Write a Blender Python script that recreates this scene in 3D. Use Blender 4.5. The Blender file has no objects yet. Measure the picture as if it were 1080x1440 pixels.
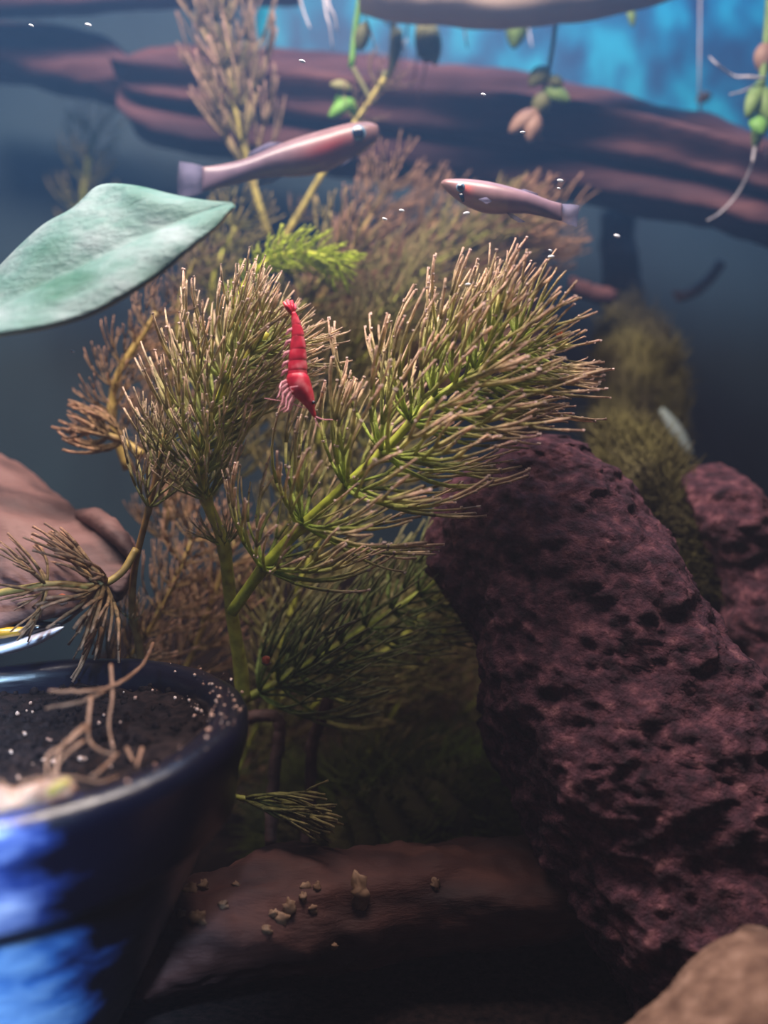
import bpy, math, random
from mathutils import Vector, Matrix, noise

R = math.radians
rng = random.Random(7)
scene = bpy.context.scene
COL = scene.collection
CM = 0.01                      # all coordinates below are in centimetres, meshes are stored in metres

# ------------------------------------------------------------------ camera
PITCH = R(4.0)
CAM_Z = 10.2
F_PX = 720 / math.tan(R(25.0))
cam_data = bpy.data.cameras.new('camera')
cam = bpy.data.objects.new('camera', cam_data)
COL.objects.link(cam)
cam.location = (0, 0, CAM_Z * CM)
cam.rotation_euler = (R(90) - PITCH, 0, 0)
cam_data.sensor_fit = 'VERTICAL'
cam_data.sensor_height = 24
cam_data.lens = 12 / math.tan(R(25.0))
cam_data.clip_start = 0.001
cam_data.clip_end = 20
cam_data.dof.use_dof = True
cam_data.dof.focus_distance = 0.198
cam_data.dof.aperture_fstop = 5.6
scene.camera = cam

# ------------------------------------------------------------------ world, lights, exposure
world = bpy.data.worlds.new('room_light')
scene.world = world
world.use_nodes = True
bg = world.node_tree.nodes['Background']
bg.inputs[0].default_value = (0.36, 0.36, 0.60, 1)
bg.inputs[1].default_value = 0.03


def area_light(name, loc, target, sx, sy, power, color):
    d = bpy.data.lights.new(name, 'AREA')
    d.shape = 'RECTANGLE'
    d.size, d.size_y = sx * CM, sy * CM
    d.energy = power
    d.color = color
    o = bpy.data.objects.new(name, d)
    COL.objects.link(o)
    o.location = Vector(loc) * CM
    v = (Vector(target) - Vector(loc)).normalized()
    o.rotation_euler = v.to_track_quat('-Z', 'Y').to_euler()
    return o


# strip lamp over the tank and two added fills out of view
area_light('tank_lamp', (-4, 17, 30.5), (-4, 18, 0), 22, 6, 1.9, (1.0, 0.84, 0.80))
area_light('added_blue_fill', (10, 33, 31), (9, 35, 0), 24, 3, 0.19, (0.10, 0.42, 1.0))  # added unseen fill that brightens the blue sheet and the log top
pot_fill = area_light('added_pot_fill', (-2, -36, 44), (-10.6, 13, 4.0), 6, 6, 0.45, (0.45, 0.66, 1.0))  # added narrow blue beam aimed at the pot, no real lamp there
pot_fill.data.spread = R(13)

vs = scene.view_settings
vs.view_transform = 'Standard'
vs.look = 'None'
vs.gamma = 1
vs.use_curve_mapping = False
vs.exposure = 0.0
scene.cycles.transparent_max_bounces = 24
scene.cycles.max_bounces = 4
scene.cycles.diffuse_bounces = 3
scene.cycles.glossy_bounces = 2


# ------------------------------------------------------------------ helpers
def P(px, py, d):
    """Point in the tank seen at pixel (px, py) of the 1080x1440 frame at depth d cm along the lens axis."""
    x = (px - 540) / F_PX * d
    u = -(py - 720) / F_PX * d
    c, s = math.cos(PITCH), math.sin(PITCH)
    return Vector((x, d * c + u * s, CAM_Z - d * s + u * c))


def VIEW():
    return Vector((0, math.cos(PITCH), -math.sin(PITCH)))


def px2cm(px, d):
    return px * d / F_PX


def catmull(vals, t):
    n = len(vals) - 1
    x = max(0.0, min(n, t * n))
    i = min(int(x), n - 1)
    f = x - i
    p1, p2 = vals[i], vals[i + 1]
    p0 = vals[i - 1] if i > 0 else p1 + (p1 - p2)
    p3 = vals[i + 2] if i + 2 <= n else p2 + (p2 - p1)
    return 0.5 * ((2 * p1) + (p2 - p0) * f + (2 * p0 - 5 * p1 + 4 * p2 - p3) * f * f + (3 * p1 - p0 - 3 * p2 + p3) * f ** 3)


class MB:
    def __init__(self):
        self.v, self.f, self.c = [], [], []

    def add(self, verts, faces, cols=None):
        o = len(self.v)
        self.v += [Vector(q) for q in verts]
        self.f += [tuple(o + k for k in f) for f in faces]
        self.c += list(cols) if cols else [(1, 1, 1)] * len(verts)

    def tube(self, pts, rads, n=5, cols=None, squash=None):
        pts = [Vector(p) for p in pts]
        m = len(pts)
        if not hasattr(rads, '__len__'):
            rads = [rads] * m
        vs_, cs = [], []
        ref = Vector((0.31, 0.23, 0.92))
        for i, p in enumerate(pts):
            t = (pts[min(i + 1, m - 1)] - pts[max(i - 1, 0)]).normalized()
            a = t.cross(ref)
            if a.length < 1e-4:
                a = t.cross(Vector((1, 0, 0)))
            a.normalize()
            b = t.cross(a)
            for k in range(n):
                w = 2 * math.pi * k / n
                vs_.append(p + (a * math.cos(w) + b * math.sin(w)) * rads[i])
                cs.append(cols[i] if cols else (1, 1, 1))
        fs = []
        for i in range(m - 1):
            for k in range(n):
                k2 = (k + 1) % n
                fs.append((i * n + k, i * n + k2, (i + 1) * n + k2, (i + 1) * n + k))
        fs.append(tuple(range(n - 1, -1, -1)))
        fs.append(tuple((m - 1) * n + k for k in range(n)))
        self.add(vs_, fs, cs)

    def ball(self, c, r, seg=8, rings=6, rot=None, col=(1, 1, 1), jitter=0.0):
        c = Vector(c)
        if not hasattr(r, '__len__'):
            r = (r, r, r)
        vs_, fs = [], []
        for i in range(rings + 1):
            th = math.pi * i / rings
            for k in range(seg):
                ph = 2 * math.pi * k / seg
                q = Vector((r[0] * math.sin(th) * math.cos(ph), r[1] * math.sin(th) * math.sin(ph), r[2] * math.cos(th)))
                if jitter:
                    q *= 1 + jitter * noise.noise(q.normalized() * 2.2 + c * 5)
                if rot:
                    q = rot @ q
                vs_.append(c + q)
        for i in range(rings):
            for k in range(seg):
                k2 = (k + 1) % seg
                fs.append((i * seg + k, (i + 1) * seg + k, (i + 1) * seg + k2, i * seg + k2))
        self.add(vs_, fs, [col] * len(vs_))

    def build(self, name, mat, parent=None, smooth=True, origin=None, kind=None):
        me = bpy.data.meshes.new(name)
        lo = Vector((min(q[i] for q in self.v) for i in range(3)))
        hi = Vector((max(q[i] for q in self.v) for i in range(3)))
        c = Vector(origin) if origin is not None else (lo + hi) / 2
        me.from_pydata([tuple((q - c) * CM) for q in self.v], [], self.f)
        at = me.color_attributes.new('col', 'FLOAT_COLOR', 'POINT')
        flat = []
        for q in self.c:
            flat += [q[0], q[1], q[2], 1.0]
        at.data.foreach_set('color', flat)
        if smooth:
            me.polygons.foreach_set('use_smooth', [True] * len(me.polygons))
        me.validate()
        me.update()
        me.materials.append(mat)
        o = bpy.data.objects.new(name, me)
        COL.objects.link(o)
        o.location = c * CM
        if parent:
            o.parent = parent
            o.location = c * CM - parent_loc(parent)
        if kind:
            o['kind'] = kind
        return o


def parent_loc(o):
    l = Vector(o.location)
    while o.parent:
        o = o.parent
        l += Vector(o.location)
    return l


def tag(o, label, cat, group=None, kind=None):
    o['label'] = label
    o['category'] = cat
    if group:
        o['group'] = group
    if kind:
        o['kind'] = kind
    return o


def thing(name, base, label, cat, group=None):
    o = bpy.data.objects.new(name, None)
    o.empty_display_size = 0.005
    COL.objects.link(o)
    o.location = Vector(base) * CM
    return tag(o, label, cat, group)


def struct(o):
    o['kind'] = 'structure'
    return o


def loft(stations, rows, ring, relief=None, power=2.0, colf=None, cap=True, mb=None):
    """stations: (ax, ay, bx, by, depth, half thickness cm): two opposite silhouette points and the thickness along the view."""
    a = [P(s[0], s[1], s[4]) for s in stations]
    b = [P(s[2], s[3], s[6] if len(s) > 6 else s[4]) for s in stations]
    th = [s[5] for s in stations]
    mb = mb or MB()
    vs_, fs, cs = [], [], []
    V = VIEW()
    for i in range(rows):
        t = i / (rows - 1)
        pa, pb, tk = catmull(a, t), catmull(b, t), max(0.01, catmull(th, t))
        C, A = (pa + pb) / 2, (pa - pb) / 2
        for k in range(ring):
            w = 2 * math.pi * k / ring
            cw, sw = math.cos(w), math.sin(w)
            e = 2.0 / power
            cx = math.copysign(abs(cw) ** e, cw)
            sx = math.copysign(abs(sw) ** e, sw)
            off = A * cx - V * (tk * sx)
            q = C + off
            if relief:
                n = (A.normalized() * cw - V * sw)
                q = q + n * relief(q, t, w)
            vs_.append(q)
            cs.append(colf(q, t, w) if colf else (1, 1, 1))
    for i in range(rows - 1):
        for k in range(ring):
            k2 = (k + 1) % ring
            fs.append((i * ring + k, (i + 1) * ring + k, (i + 1) * ring + k2, i * ring + k2))
    if cap:
        for i, rev in ((0, False), (rows - 1, True)):
            idx = [i * ring + k for k in range(ring)]
            c = sum((vs_[k] for k in idx), Vector()) / ring
            vs_.append(c)
            cs.append(cs[idx[0]])
            ci = len(vs_) - 1
            for k in range(ring):
                k2 = (k + 1) % ring
                fs.append((ci, idx[k], idx[k2]) if not rev else (ci, idx[k2], idx[k]))
    mb.add(vs_, fs, cs)
    return mb


def fbm(q, s, o=4):
    return noise.fractal(q * s, 1.0, 2.0, o, noise_basis='PERLIN_ORIGINAL')


# ------------------------------------------------------------------ materials
def mat(name, stops, scale=1.0, detail=6, rough=0.7, bump=0.0, bump_scale=None, attr=False, stretch=(1, 1, 1), spec=0.3,
        alpha=1.0, sss=0.0, trans=0.0, dist=0.0, coat=0.0):
    """stops: [(pos, (r, g, b)), ...] over a noise; scale counts per centimetre."""
    m = bpy.data.materials.new(name)
    m.use_nodes = True
    nt = m.node_tree
    N, L = nt.nodes, nt.links
    bs = N['Principled BSDF']
    out = N['Material Output']
    tc = N.new('ShaderNodeTexCoord')
    geo = N.new('ShaderNodeNewGeometry')
    mp = N.new('ShaderNodeMapping')
    mp.inputs['Scale'].default_value = tuple(100 * scale * s for s in stretch)
    L.new(geo.outputs['Position'] if not attr else tc.outputs['Object'], mp.inputs[0])
    nz = N.new('ShaderNodeTexNoise')
    nz.inputs['Scale'].default_value = 1.0
    nz.inputs['Detail'].default_value = detail
    nz.inputs['Distortion'].default_value = dist
    L.new(mp.outputs[0], nz.inputs['Vector'])
    rp = N.new('ShaderNodeValToRGB')
    while len(rp.color_ramp.elements) < len(stops):
        rp.color_ramp.elements.new(0.5)
    for e, (p, c) in zip(rp.color_ramp.elements, stops):
        e.position = p
        e.color = (*c, 1)
    L.new(nz.outputs['Fac'], rp.inputs[0])
    colout = rp.outputs[0]
    if attr:
        ca = N.new('ShaderNodeVertexColor')
        ca.layer_name = 'col'
        mx = N.new('ShaderNodeMix')
        mx.data_type = 'RGBA'
        mx.blend_type = 'MULTIPLY'
        mx.inputs['Factor'].default_value = 1
        L.new(ca.outputs[0], mx.inputs['A'])
        L.new(colout, mx.inputs['B'])
        colout = mx.outputs['Result']
    L.new(colout, bs.inputs['Base Color'])
    bs.inputs['Roughness'].default_value = rough
    bs.inputs['Specular IOR Level'].default_value = spec
    if coat:
        bs.inputs['Coat Weight'].default_value = coat
        bs.inputs['Coat Roughness'].default_value = 0.15
    if bump:
        n2 = N.new('ShaderNodeTexNoise')
        n2.inputs['Scale'].default_value = 1
        n2.inputs['Detail'].default_value = 8
        n2.inputs['Roughness'].default_value = 0.65
        mp2 = N.new('ShaderNodeMapping')
        mp2.inputs['Scale'].default_value = tuple(100 * (bump_scale or scale) * s for s in stretch)
        L.new(geo.outputs['Position'] if not attr else tc.outputs['Object'], mp2.inputs[0])
        L.new(mp2.outputs[0], n2.inputs['Vector'])
        bp = N.new('ShaderNodeBump')
        bp.inputs['Strength'].default_value = min(1.0, bump)
        bp.inputs['Distance'].default_value = 0.001 * max(1.0, bump)
        L.new(n2.outputs['Fac'], bp.inputs['Height'])
        L.new(bp.outputs[0], bs.inputs['Normal'])
    shader = bs.outputs[0]
    if trans:
        tr = N.new('ShaderNodeBsdfTranslucent')
        L.new(colout, tr.inputs['Color'])
        ms = N.new('ShaderNodeMixShader')
        ms.inputs[0].default_value = trans
        L.new(shader, ms.inputs[1])
        L.new(tr.outputs[0], ms.inputs[2])
        shader = ms.outputs[0]
    if alpha < 1:
        tp = N.new('ShaderNodeBsdfTransparent')
        ms = N.new('ShaderNodeMixShader')
        ms.inputs[0].default_value = alpha
        L.new(tp.outputs[0], ms.inputs[1])
        L.new(shader, ms.inputs[2])
        shader = ms.outputs[0]
    L.new(shader, out.inputs['Surface'])
    return m


M = {}
M['soil'] = mat('dark_soil', [(0.3, (0.004, 0.003, 0.004)), (0.7, (0.028, 0.017, 0.016))], 6, rough=1.0, bump=1.0, spec=0.05)
M['dark_wall'] = mat('navy_background', [(0.3, (0.012, 0.028, 0.048)), (0.7, (0.026, 0.058, 0.085))], 0.25, rough=0.6, stretch=(1, 1, 0.4))
M['blue_sheet'] = mat('blue_background_sheet', [(0.34, (0.02, 0.05, 0.13)), (0.46, (0.015, 0.10, 0.22)), (0.55, (0.01, 0.20, 0.36)), (0.68, (0.02, 0.42, 0.58))],
                      0.55, detail=7, rough=0.5, stretch=(1.5, 1, 0.75))
M['wood_top'] = mat('red_brown_driftwood', [(0.25, (0.028, 0.010, 0.018)), (0.5, (0.08, 0.030, 0.038)), (0.75, (0.18, 0.072, 0.070))], 0.55, rough=0.75, bump=0.8,
                    bump_scale=1.4, stretch=(0.35, 1, 2.4))
M['wood_pink'] = mat('pink_brown_driftwood', [(0.30, (0.025, 0.012, 0.014)), (0.42, (0.075, 0.038, 0.036)), (0.55, (0.14, 0.07, 0.064)), (0.75, (0.22, 0.125, 0.115))], 0.8, rough=0.65,
                     bump=0.9, bump_scale=1.2, stretch=(0.6, 1, 1.6), dist=0.4)
M['wood_dark'] = mat('dark_red_log', [(0.3, (0.022, 0.008, 0.009)), (0.55, (0.075, 0.025, 0.020)), (0.75, (0.15, 0.055, 0.04))], 0.8, rough=0.7, bump=0.9, bump_scale=1.5,
                     stretch=(0.4, 1, 1.8))
M['wood_pale'] = mat('pale_beige_wood', [(0.3, (0.45, 0.32, 0.26)), (0.7, (0.66, 0.50, 0.42))], 0.7, rough=0.6, stretch=(0.4, 1, 2))
M['rock'] = mat('purple_lava_rock', [(0.3, (0.022, 0.008, 0.017)), (0.48, (0.085, 0.028, 0.046)), (0.62, (0.18, 0.062, 0.084)), (0.78, (0.44, 0.19, 0.20))], 3.6, detail=10, rough=0.85,
                bump=2.5, bump_scale=7)
M['stone_tan'] = mat('tan_stone', [(0.3, (0.14, 0.07, 0.05)), (0.55, (0.30, 0.17, 0.12)), (0.75, (0.46, 0.28, 0.21))], 2.6, detail=9, rough=0.85, bump=2.0, bump_scale=6)
M['moss'] = mat('green_moss', [(0.38, (0.07, 0.055, 0.02)), (0.55, (0.10, 0.12, 0.02)), (0.7, (0.17, 0.26, 0.03))], 0.35, rough=0.8)
M['moss_brown'] = mat('brown_moss', [(0.3, (0.035, 0.026, 0.010)), (0.7, (0.10, 0.085, 0.022))], 0.9, rough=0.8)
M['hornwort'] = mat('hornwort_leaf', [(0.35, (0.55, 0.55, 0.5)), (0.65, (1.3, 1.25, 1.25))], 9, rough=0.42, attr=True, trans=0.3, bump=1.2, bump_scale=14)
M['stem'] = mat('hornwort_stem', [(0.3, (0.55, 0.5, 0.5)), (0.7, (1.25, 1.25, 1.1))], 4, rough=0.45, attr=True, trans=0.12)
M['root'] = mat('pale_root', [(0.3, (0.16, 0.075, 0.04)), (0.7, (0.36, 0.19, 0.12))], 3, rough=0.6, trans=0.15)
M['root_white'] = mat('white_root', [(0.3, (0.36, 0.33, 0.36)), (0.7, (0.6, 0.55, 0.6))], 3, rough=0.3, trans=0.25)
M['crumb'] = mat('pale_crumb', [(0.3, (0.34, 0.14, 0.09)), (0.5, (0.5, 0.28, 0.2)), (0.7, (0.8, 0.62, 0.55))], 5, rough=0.5, spec=0.6)
M['pebble'] = mat('tan_pebble', [(0.3, (0.14, 0.07, 0.04)), (0.7, (0.36, 0.22, 0.14))], 4, rough=0.7)
M['white'] = mat('white_speck', [(0.3, (0.75, 0.8, 0.9)), (0.7, (0.95, 0.95, 1))], 5, rough=0.2, spec=0.8)
M['orange'] = mat('orange_snail', [(0.3, (0.75, 0.10, 0.04)), (0.7, (0.95, 0.25, 0.12))], 4, rough=0.3, spec=0.5)
M['fish'] = mat('fish_skin', [(0.3, (0.85, 0.85, 0.85)), (0.7, (1.12, 1.1, 1.1))], 3.5, rough=0.32, attr=True, trans=0.2, spec=0.5)
M['fin'] = mat('fish_fin', [(0.3, (0.18, 0.17, 0.28)), (0.7, (0.28, 0.26, 0.40))], 4, rough=0.6, alpha=0.5, trans=0.4, spec=0.05)
M['eye_dark'] = mat('eye_black', [(0.4, (0.006, 0.008, 0.015)), (0.6, (0.01, 0.014, 0.03))], 2, rough=0.08, spec=0.8)
M['eye_ring'] = mat('eye_silver', [(0.4, (0.06, 0.13, 0.20)), (0.6, (0.20, 0.34, 0.45))], 6, rough=0.2, spec=0.8)
M['shrimp'] = mat('red_shrimp_shell', [(0.28, (0.34, 0.008, 0.03)), (0.52, (0.60, 0.02, 0.055)), (0.75, (0.80, 0.22, 0.26))], 4.5, rough=0.35, spec=0.5, trans=0.15)
M['shrimp_leg'] = mat('pink_shrimp_leg', [(0.3, (0.60, 0.20, 0.28)), (0.7, (0.85, 0.45, 0.52))], 5, rough=0.4, trans=0.3, alpha=0.8)
M['shell_gold'] = mat('gold_shell', [(0.3, (0.35, 0.14, 0.01)), (0.7, (0.68, 0.36, 0.03))], 2, rough=0.2, spec=0.7)
M['shell_white'] = mat('white_shell', [(0.3, (0.72, 0.70, 0.85)), (0.7, (0.92, 0.92, 1.0))], 2, rough=0.2, spec=0.7)
M['green_leaf'] = mat('floating_leaf', [(0.3, (0.12, 0.20, 0.06)), (0.7, (0.28, 0.40, 0.12))], 1.5, rough=0.5, trans=0.3)
M['lime_leaf'] = mat('lime_leaf', [(0.3, (0.10, 0.28, 0.05)), (0.7, (0.22, 0.45, 0.09))], 2.0, rough=0.45, trans=0.3)
M['olive_leaf'] = mat('olive_leaf', [(0.3, (0.14, 0.14, 0.06)), (0.7, (0.26, 0.25, 0.11))], 1.2, rough=0.5, trans=0.3)
M['brown_leaf'] = mat('brown_leaf', [(0.3, (0.22, 0.12, 0.09)), (0.7, (0.38, 0.23, 0.17))], 1.2, rough=0.5, trans=0.3)


def leaf_blade_material():
    m = mat('pale_green_blade', [(0.32, (0.045, 0.17, 0.13)), (0.5, (0.14, 0.28, 0.265)), (0.66, (0.28, 0.38, 0.40))], 1.1, detail=9, rough=0.42, bump=0.8, bump_scale=3.0,
            stretch=(0.8, 1, 1.4), spec=0.4, trans=0.2)
    return m


def pot_material(name='navy_plastic_painted_glare', st=None, sc=(80, 80, 150)):
    m = bpy.data.materials.new(name)
    m.use_nodes = True
    N, L = m.node_tree.nodes, m.node_tree.links
    bs = N['Principled BSDF']
    tc = N.new('ShaderNodeTexCoord')
    mp = N.new('ShaderNodeMapping')
    mp.inputs['Scale'].default_value = sc
    mp.inputs['Rotation'].default_value = (0, R(24), 0)
    L.new(tc.outputs['Object'], mp.inputs[0])
    nz = N.new('ShaderNodeTexNoise')
    nz.inputs['Scale'].default_value = 1
    nz.inputs['Detail'].default_value = 9
    nz.inputs['Roughness'].default_value = 0.62
    L.new(mp.outputs[0], nz.inputs['Vector'])
    # blue-white glare painted into the colour, on the side turned to the front left
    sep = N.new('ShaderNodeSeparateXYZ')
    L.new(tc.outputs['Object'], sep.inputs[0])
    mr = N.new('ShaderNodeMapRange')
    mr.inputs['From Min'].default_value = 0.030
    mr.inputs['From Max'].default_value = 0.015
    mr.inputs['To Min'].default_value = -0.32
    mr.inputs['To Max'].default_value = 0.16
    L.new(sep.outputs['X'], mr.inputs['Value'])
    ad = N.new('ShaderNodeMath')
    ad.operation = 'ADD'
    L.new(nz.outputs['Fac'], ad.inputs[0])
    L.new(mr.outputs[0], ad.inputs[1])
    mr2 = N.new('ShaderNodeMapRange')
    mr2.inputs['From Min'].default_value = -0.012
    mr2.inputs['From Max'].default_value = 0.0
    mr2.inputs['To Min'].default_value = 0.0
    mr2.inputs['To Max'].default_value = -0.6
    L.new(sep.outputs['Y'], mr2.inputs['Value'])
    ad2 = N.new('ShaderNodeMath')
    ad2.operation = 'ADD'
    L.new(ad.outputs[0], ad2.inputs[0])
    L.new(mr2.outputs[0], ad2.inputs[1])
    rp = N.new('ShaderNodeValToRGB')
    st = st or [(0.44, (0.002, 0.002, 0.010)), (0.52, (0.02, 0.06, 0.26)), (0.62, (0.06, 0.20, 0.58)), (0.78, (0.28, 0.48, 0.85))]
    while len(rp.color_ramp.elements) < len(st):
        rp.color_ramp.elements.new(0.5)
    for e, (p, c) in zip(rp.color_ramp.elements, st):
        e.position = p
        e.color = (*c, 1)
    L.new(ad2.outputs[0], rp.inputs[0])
    L.new(rp.outputs[0], bs.inputs['Base Color'])
    bs.inputs['Roughness'].default_value = 0.28
    bs.inputs['Specular IOR Level'].default_value = 0.5
    bp = N.new('ShaderNodeBump')
    bp.inputs['Strength'].default_value = 0.35
    bp.inputs['Distance'].default_value = 0.001
    L.new(nz.outputs['Fac'], bp.inputs['Height'])
    L.new(bp.outputs[0], bs.inputs['Normal'])
    return m


def glass_material():
    m = bpy.data.materials.new('clear_tank_glass')
    m.use_nodes = True
    N, L = m.node_tree.nodes, m.node_tree.links
    N.remove(N['Principled BSDF'])
    tp = N.new('ShaderNodeBsdfTransparent')
    tp.inputs[0].default_value = (0.97, 0.99, 0.98, 1)
    gl = N.new('ShaderNodeBsdfGlossy')
    gl.inputs['Roughness'].default_value = 0.02
    fr = N.new('ShaderNodeFresnel')
    fr.inputs[0].default_value = 1.2
    ms = N.new('ShaderNodeMixShader')
    L.new(fr.outputs[0], ms.inputs[0])
    L.new(tp.outputs[0], ms.inputs[1])
    L.new(gl.outputs[0], ms.inputs[2])
    L.new(ms.outputs[0], N['Material Output'].inputs['Surface'])
    return m


def water_material(den, wc):
    m = bpy.data.materials.new('hazy_blue_water')
    m.use_nodes = True
    N, L = m.node_tree.nodes, m.node_tree.links
    N.remove(N['Principled BSDF'])
    vs_ = N.new('ShaderNodeVolumeScatter')
    vs_.inputs['Color'].default_value = wc
    vs_.inputs['Density'].default_value = den
    vs_.inputs['Anisotropy'].default_value = 0.2
    m.cycles.homogeneous_volume = True
    L.new(vs_.outputs[0], N['Material Output'].inputs['Volume'])
    return m


# ------------------------------------------------------------------ the tank
def boxmb(x0, x1, y0, y1, z0, z1):
    mb = MB()
    v = [(x, y, z) for z in (z0, z1) for y in (y0, y1) for x in (x0, x1)]
    mb.add(v, [(0, 2, 3, 1), (4, 5, 7, 6), (0, 1, 5, 4), (2, 6, 7, 3), (0, 4, 6, 2), (1, 3, 7, 5)])
    return mb


BACK, FRONT, SIDE, TOPZ = 37.0, 2.4, 24.0, 28.0
struct(boxmb(-SIDE - .5, SIDE + .5, BACK, BACK + .5, -0.5, TOPZ + 2).build('wall_back', M['dark_wall'], smooth=False))
struct(boxmb(-SIDE - .5, -SIDE, FRONT, BACK, -0.5, TOPZ + 2).build('wall_left', M['dark_wall'], smooth=False))
struct(boxmb(SIDE, SIDE + .5, FRONT, BACK, -0.5, TOPZ + 2).build('wall_right', M['dark_wall'], smooth=False))
struct(boxmb(-SIDE - .5, SIDE + .5, FRONT - .5, FRONT, -0.5, TOPZ + 2).build('wall_front', glass_material(), smooth=False))
# floor of dark aquarium soil, gently uneven
fl = MB()
nx, ny = 90, 70
fv, ff = [], []
for j in range(ny + 1):
    for i in range(nx + 1):
        x = -SIDE + 2 * SIDE * i / nx
        y = FRONT + (BACK - FRONT) * j / ny
        bank = max(0.0, min(1.0, (y - 26.5) / 8.0))
        bank = 6.2 * bank * bank * (3 - 2 * bank) * math.exp(-((x + 1.0) / 9.0) ** 4)
        fv.append((x, y, bank + 0.25 * fbm(Vector((x, y, 0)), 0.35, 4) - 0.05))
for j in range(ny):
    for i in range(nx):
        a = j * (nx + 1) + i
        ff.append((a, a + 1, a + nx + 2, a + nx + 1))
fl.add(fv, ff)
struct(fl.build('floor', M['soil']))

# blue background sheet on the back wall behind the arched log
bs_mb = MB()
gx, gz = 40, 16
v_, f_ = [], []
for j in range(gz + 1):
    for i in range(gx + 1):
        u = i / gx
        x = P(365, 100, BACK).x + (SIDE - 0.3 - P(365, 100, BACK).x) * u
        zb = 21.4 - 6.0 * u ** 1.5
        z = zb + (28.5 - zb) * j / gz
        v_.append((x, BACK - 0.12 + 0.05 * noise.noise(Vector((x * .5, z * .5, 2))), z))
for j in range(gz):
    for i in range(gx):
        a = j * (gx + 1) + i
        f_.append((a, a + 1, a + gx + 2, a + gx + 1))
bs_mb.add(v_, f_)
o = bs_mb.build('background_sheet', M['blue_sheet'])
md = o.modifiers.new('thickness', 'SOLIDIFY')
md.thickness = 0.0006
tag(o, 'mottled bright blue background sheet behind the arched log', 'background sheet')

# the water itself: hazy
for z0, z1, den, wc in ((-0.4, 12.4, 0.30, (0.30, 0.33, 0.46, 1)), (12.42, TOPZ, 0.60, (0.14, 0.36, 0.82, 1))):   # the haze hangs in the upper layers
    struct(boxmb(-SIDE, SIDE, FRONT + 0.02, BACK - 0.02, z0, z1).build('water', water_material(den, wc), smooth=False))


# ------------------------------------------------------------------ driftwood
def g(v, c, w):
    return math.exp(-((v - c) / w) ** 2)


def arch_relief(q, t, w):
    v = (1 - math.cos(w)) / 2
    front = max(0.0, math.sin(w)) ** 0.5
    r = 0.55 * g(v, 0.42, 0.07) - 0.35 * g(v, 0.22, 0.13) - 0.10 * g(v, 0.58, 0.1) - 0.75 * g(v, 0.77, 0.06) + 0.35 * g(v, 0.90, 0.05)
    r = r * front + 0.10 * fbm(Vector((q.x * 0.25, q.y, q.z * 2.2)), 1.0, 4) + 0.12 * fbm(q, 0.5, 3)
    return r


def hstations(rows, d, th):
    """(x, top, bottom[, depth[, half thickness]])"""
    return [(r[0], r[1], r[0], r[2], r[3] if len(r) > 3 else d, r[4] if len(r) > 4 else th) for r in rows]


mb = loft(hstations([(178, 92, 165, 31), (200, 80, 190, 31), (260, 66, 212, 31), (370, 74, 228, 31), (500, 80, 248, 30.8), (620, 93, 262, 30.5), (750, 107, 278, 30),
                     (880, 138, 296, 29.5), (1000, 172, 318, 29), (1100, 212, 350, 28.5), (1180, 250, 385, 28.2)], 31, 1.5), 150, 72, arch_relief)
t = thing('arched_driftwood', P(1100, 350, 28.5), 'long reddish brown arched driftwood log with ridges crossing below the blue sheet', 'driftwood')
mb.build('log', M['wood_top'], t)
# supports of the arch standing on the soil
for st, dd in (([(705, 270), (720, 330), (735, 420), (740, 520), (735, 640), (730, 800), (730, 1000)], 31.5), ([(868, 300), (875, 380), (885, 470), (880, 560), (875, 700), (870, 860), (870, 1000)], 32.5)):
    hw = [26, 24, 30, 28, 30, 34, 40]
    s = [(x - h, y, x + h, y, dd, px2cm(h, dd)) for (x, y), h in zip(st, hw)]
    loft(s, 50, 20, lambda q, tt, w: 0.22 * fbm(q, 0.8, 4)).build('root_leg', M['wood_dark'], t)

mb = loft(hstations([(-70, 36, 104), (0, 46, 112), (90, 50, 128), (160, 66, 148), (186, 88, 152), (192, 105, 140)], 32, 1.1), 70, 40,
          lambda q, tt, w: 0.18 * fbm(Vector((q.x * .4, q.y, q.z * 1.8)), 0.9, 4) + 0.25 * g((1 - math.cos(w)) / 2, 0.2, 0.12) * max(0, math.sin(w)))
tag(mb.build('driftwood_branch', M['wood_top']), 'dark driftwood branch with a broken end at the upper left', 'driftwood')
mb = loft(hstations([(-60, -14, 26), (60, -8, 20), (180, -12, 12), (300, -14, 6), (420, -16, 3)], 30, 0.5), 50, 16, lambda q, tt, w: 0.08 * fbm(q, 1.2, 3))
tag(mb.build('thin_branch', M['wood_top']), 'thin brown branch along the upper left edge at the water surface', 'branch')
mb = loft(hstations([(505, -60, 14), (540, -50, 27), (610, -48, 33), (700, -50, 39), (800, -56, 28), (880, -66, 14), (950, -80, -6), (1010, -100, -30)], 26, 0.75), 70, 24,
          lambda q, tt, w: 0.06 * fbm(q, 0.9, 3))
tag(mb.build('pale_branch', M['wood_pale']), 'smooth pale beige branch curving along the top above the blue sheet', 'branch')


def lw_relief(q, t, w):
    r = 0.30 * fbm(Vector((q.x * .45, q.y * .8, q.z * 1.3)), 0.9, 5)
    u = q.z + 0.55 * q.x                                 # grain runs down towards the tip
    r -= 0.22 * max(0.0, noise.noise(Vector((u * 1.9, q.y * .4, q.x * .25)))) + 0.10 * abs(fbm(Vector((u * 3.5, q.y, q.x * .6)), 1.0, 3))
    return r


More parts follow.
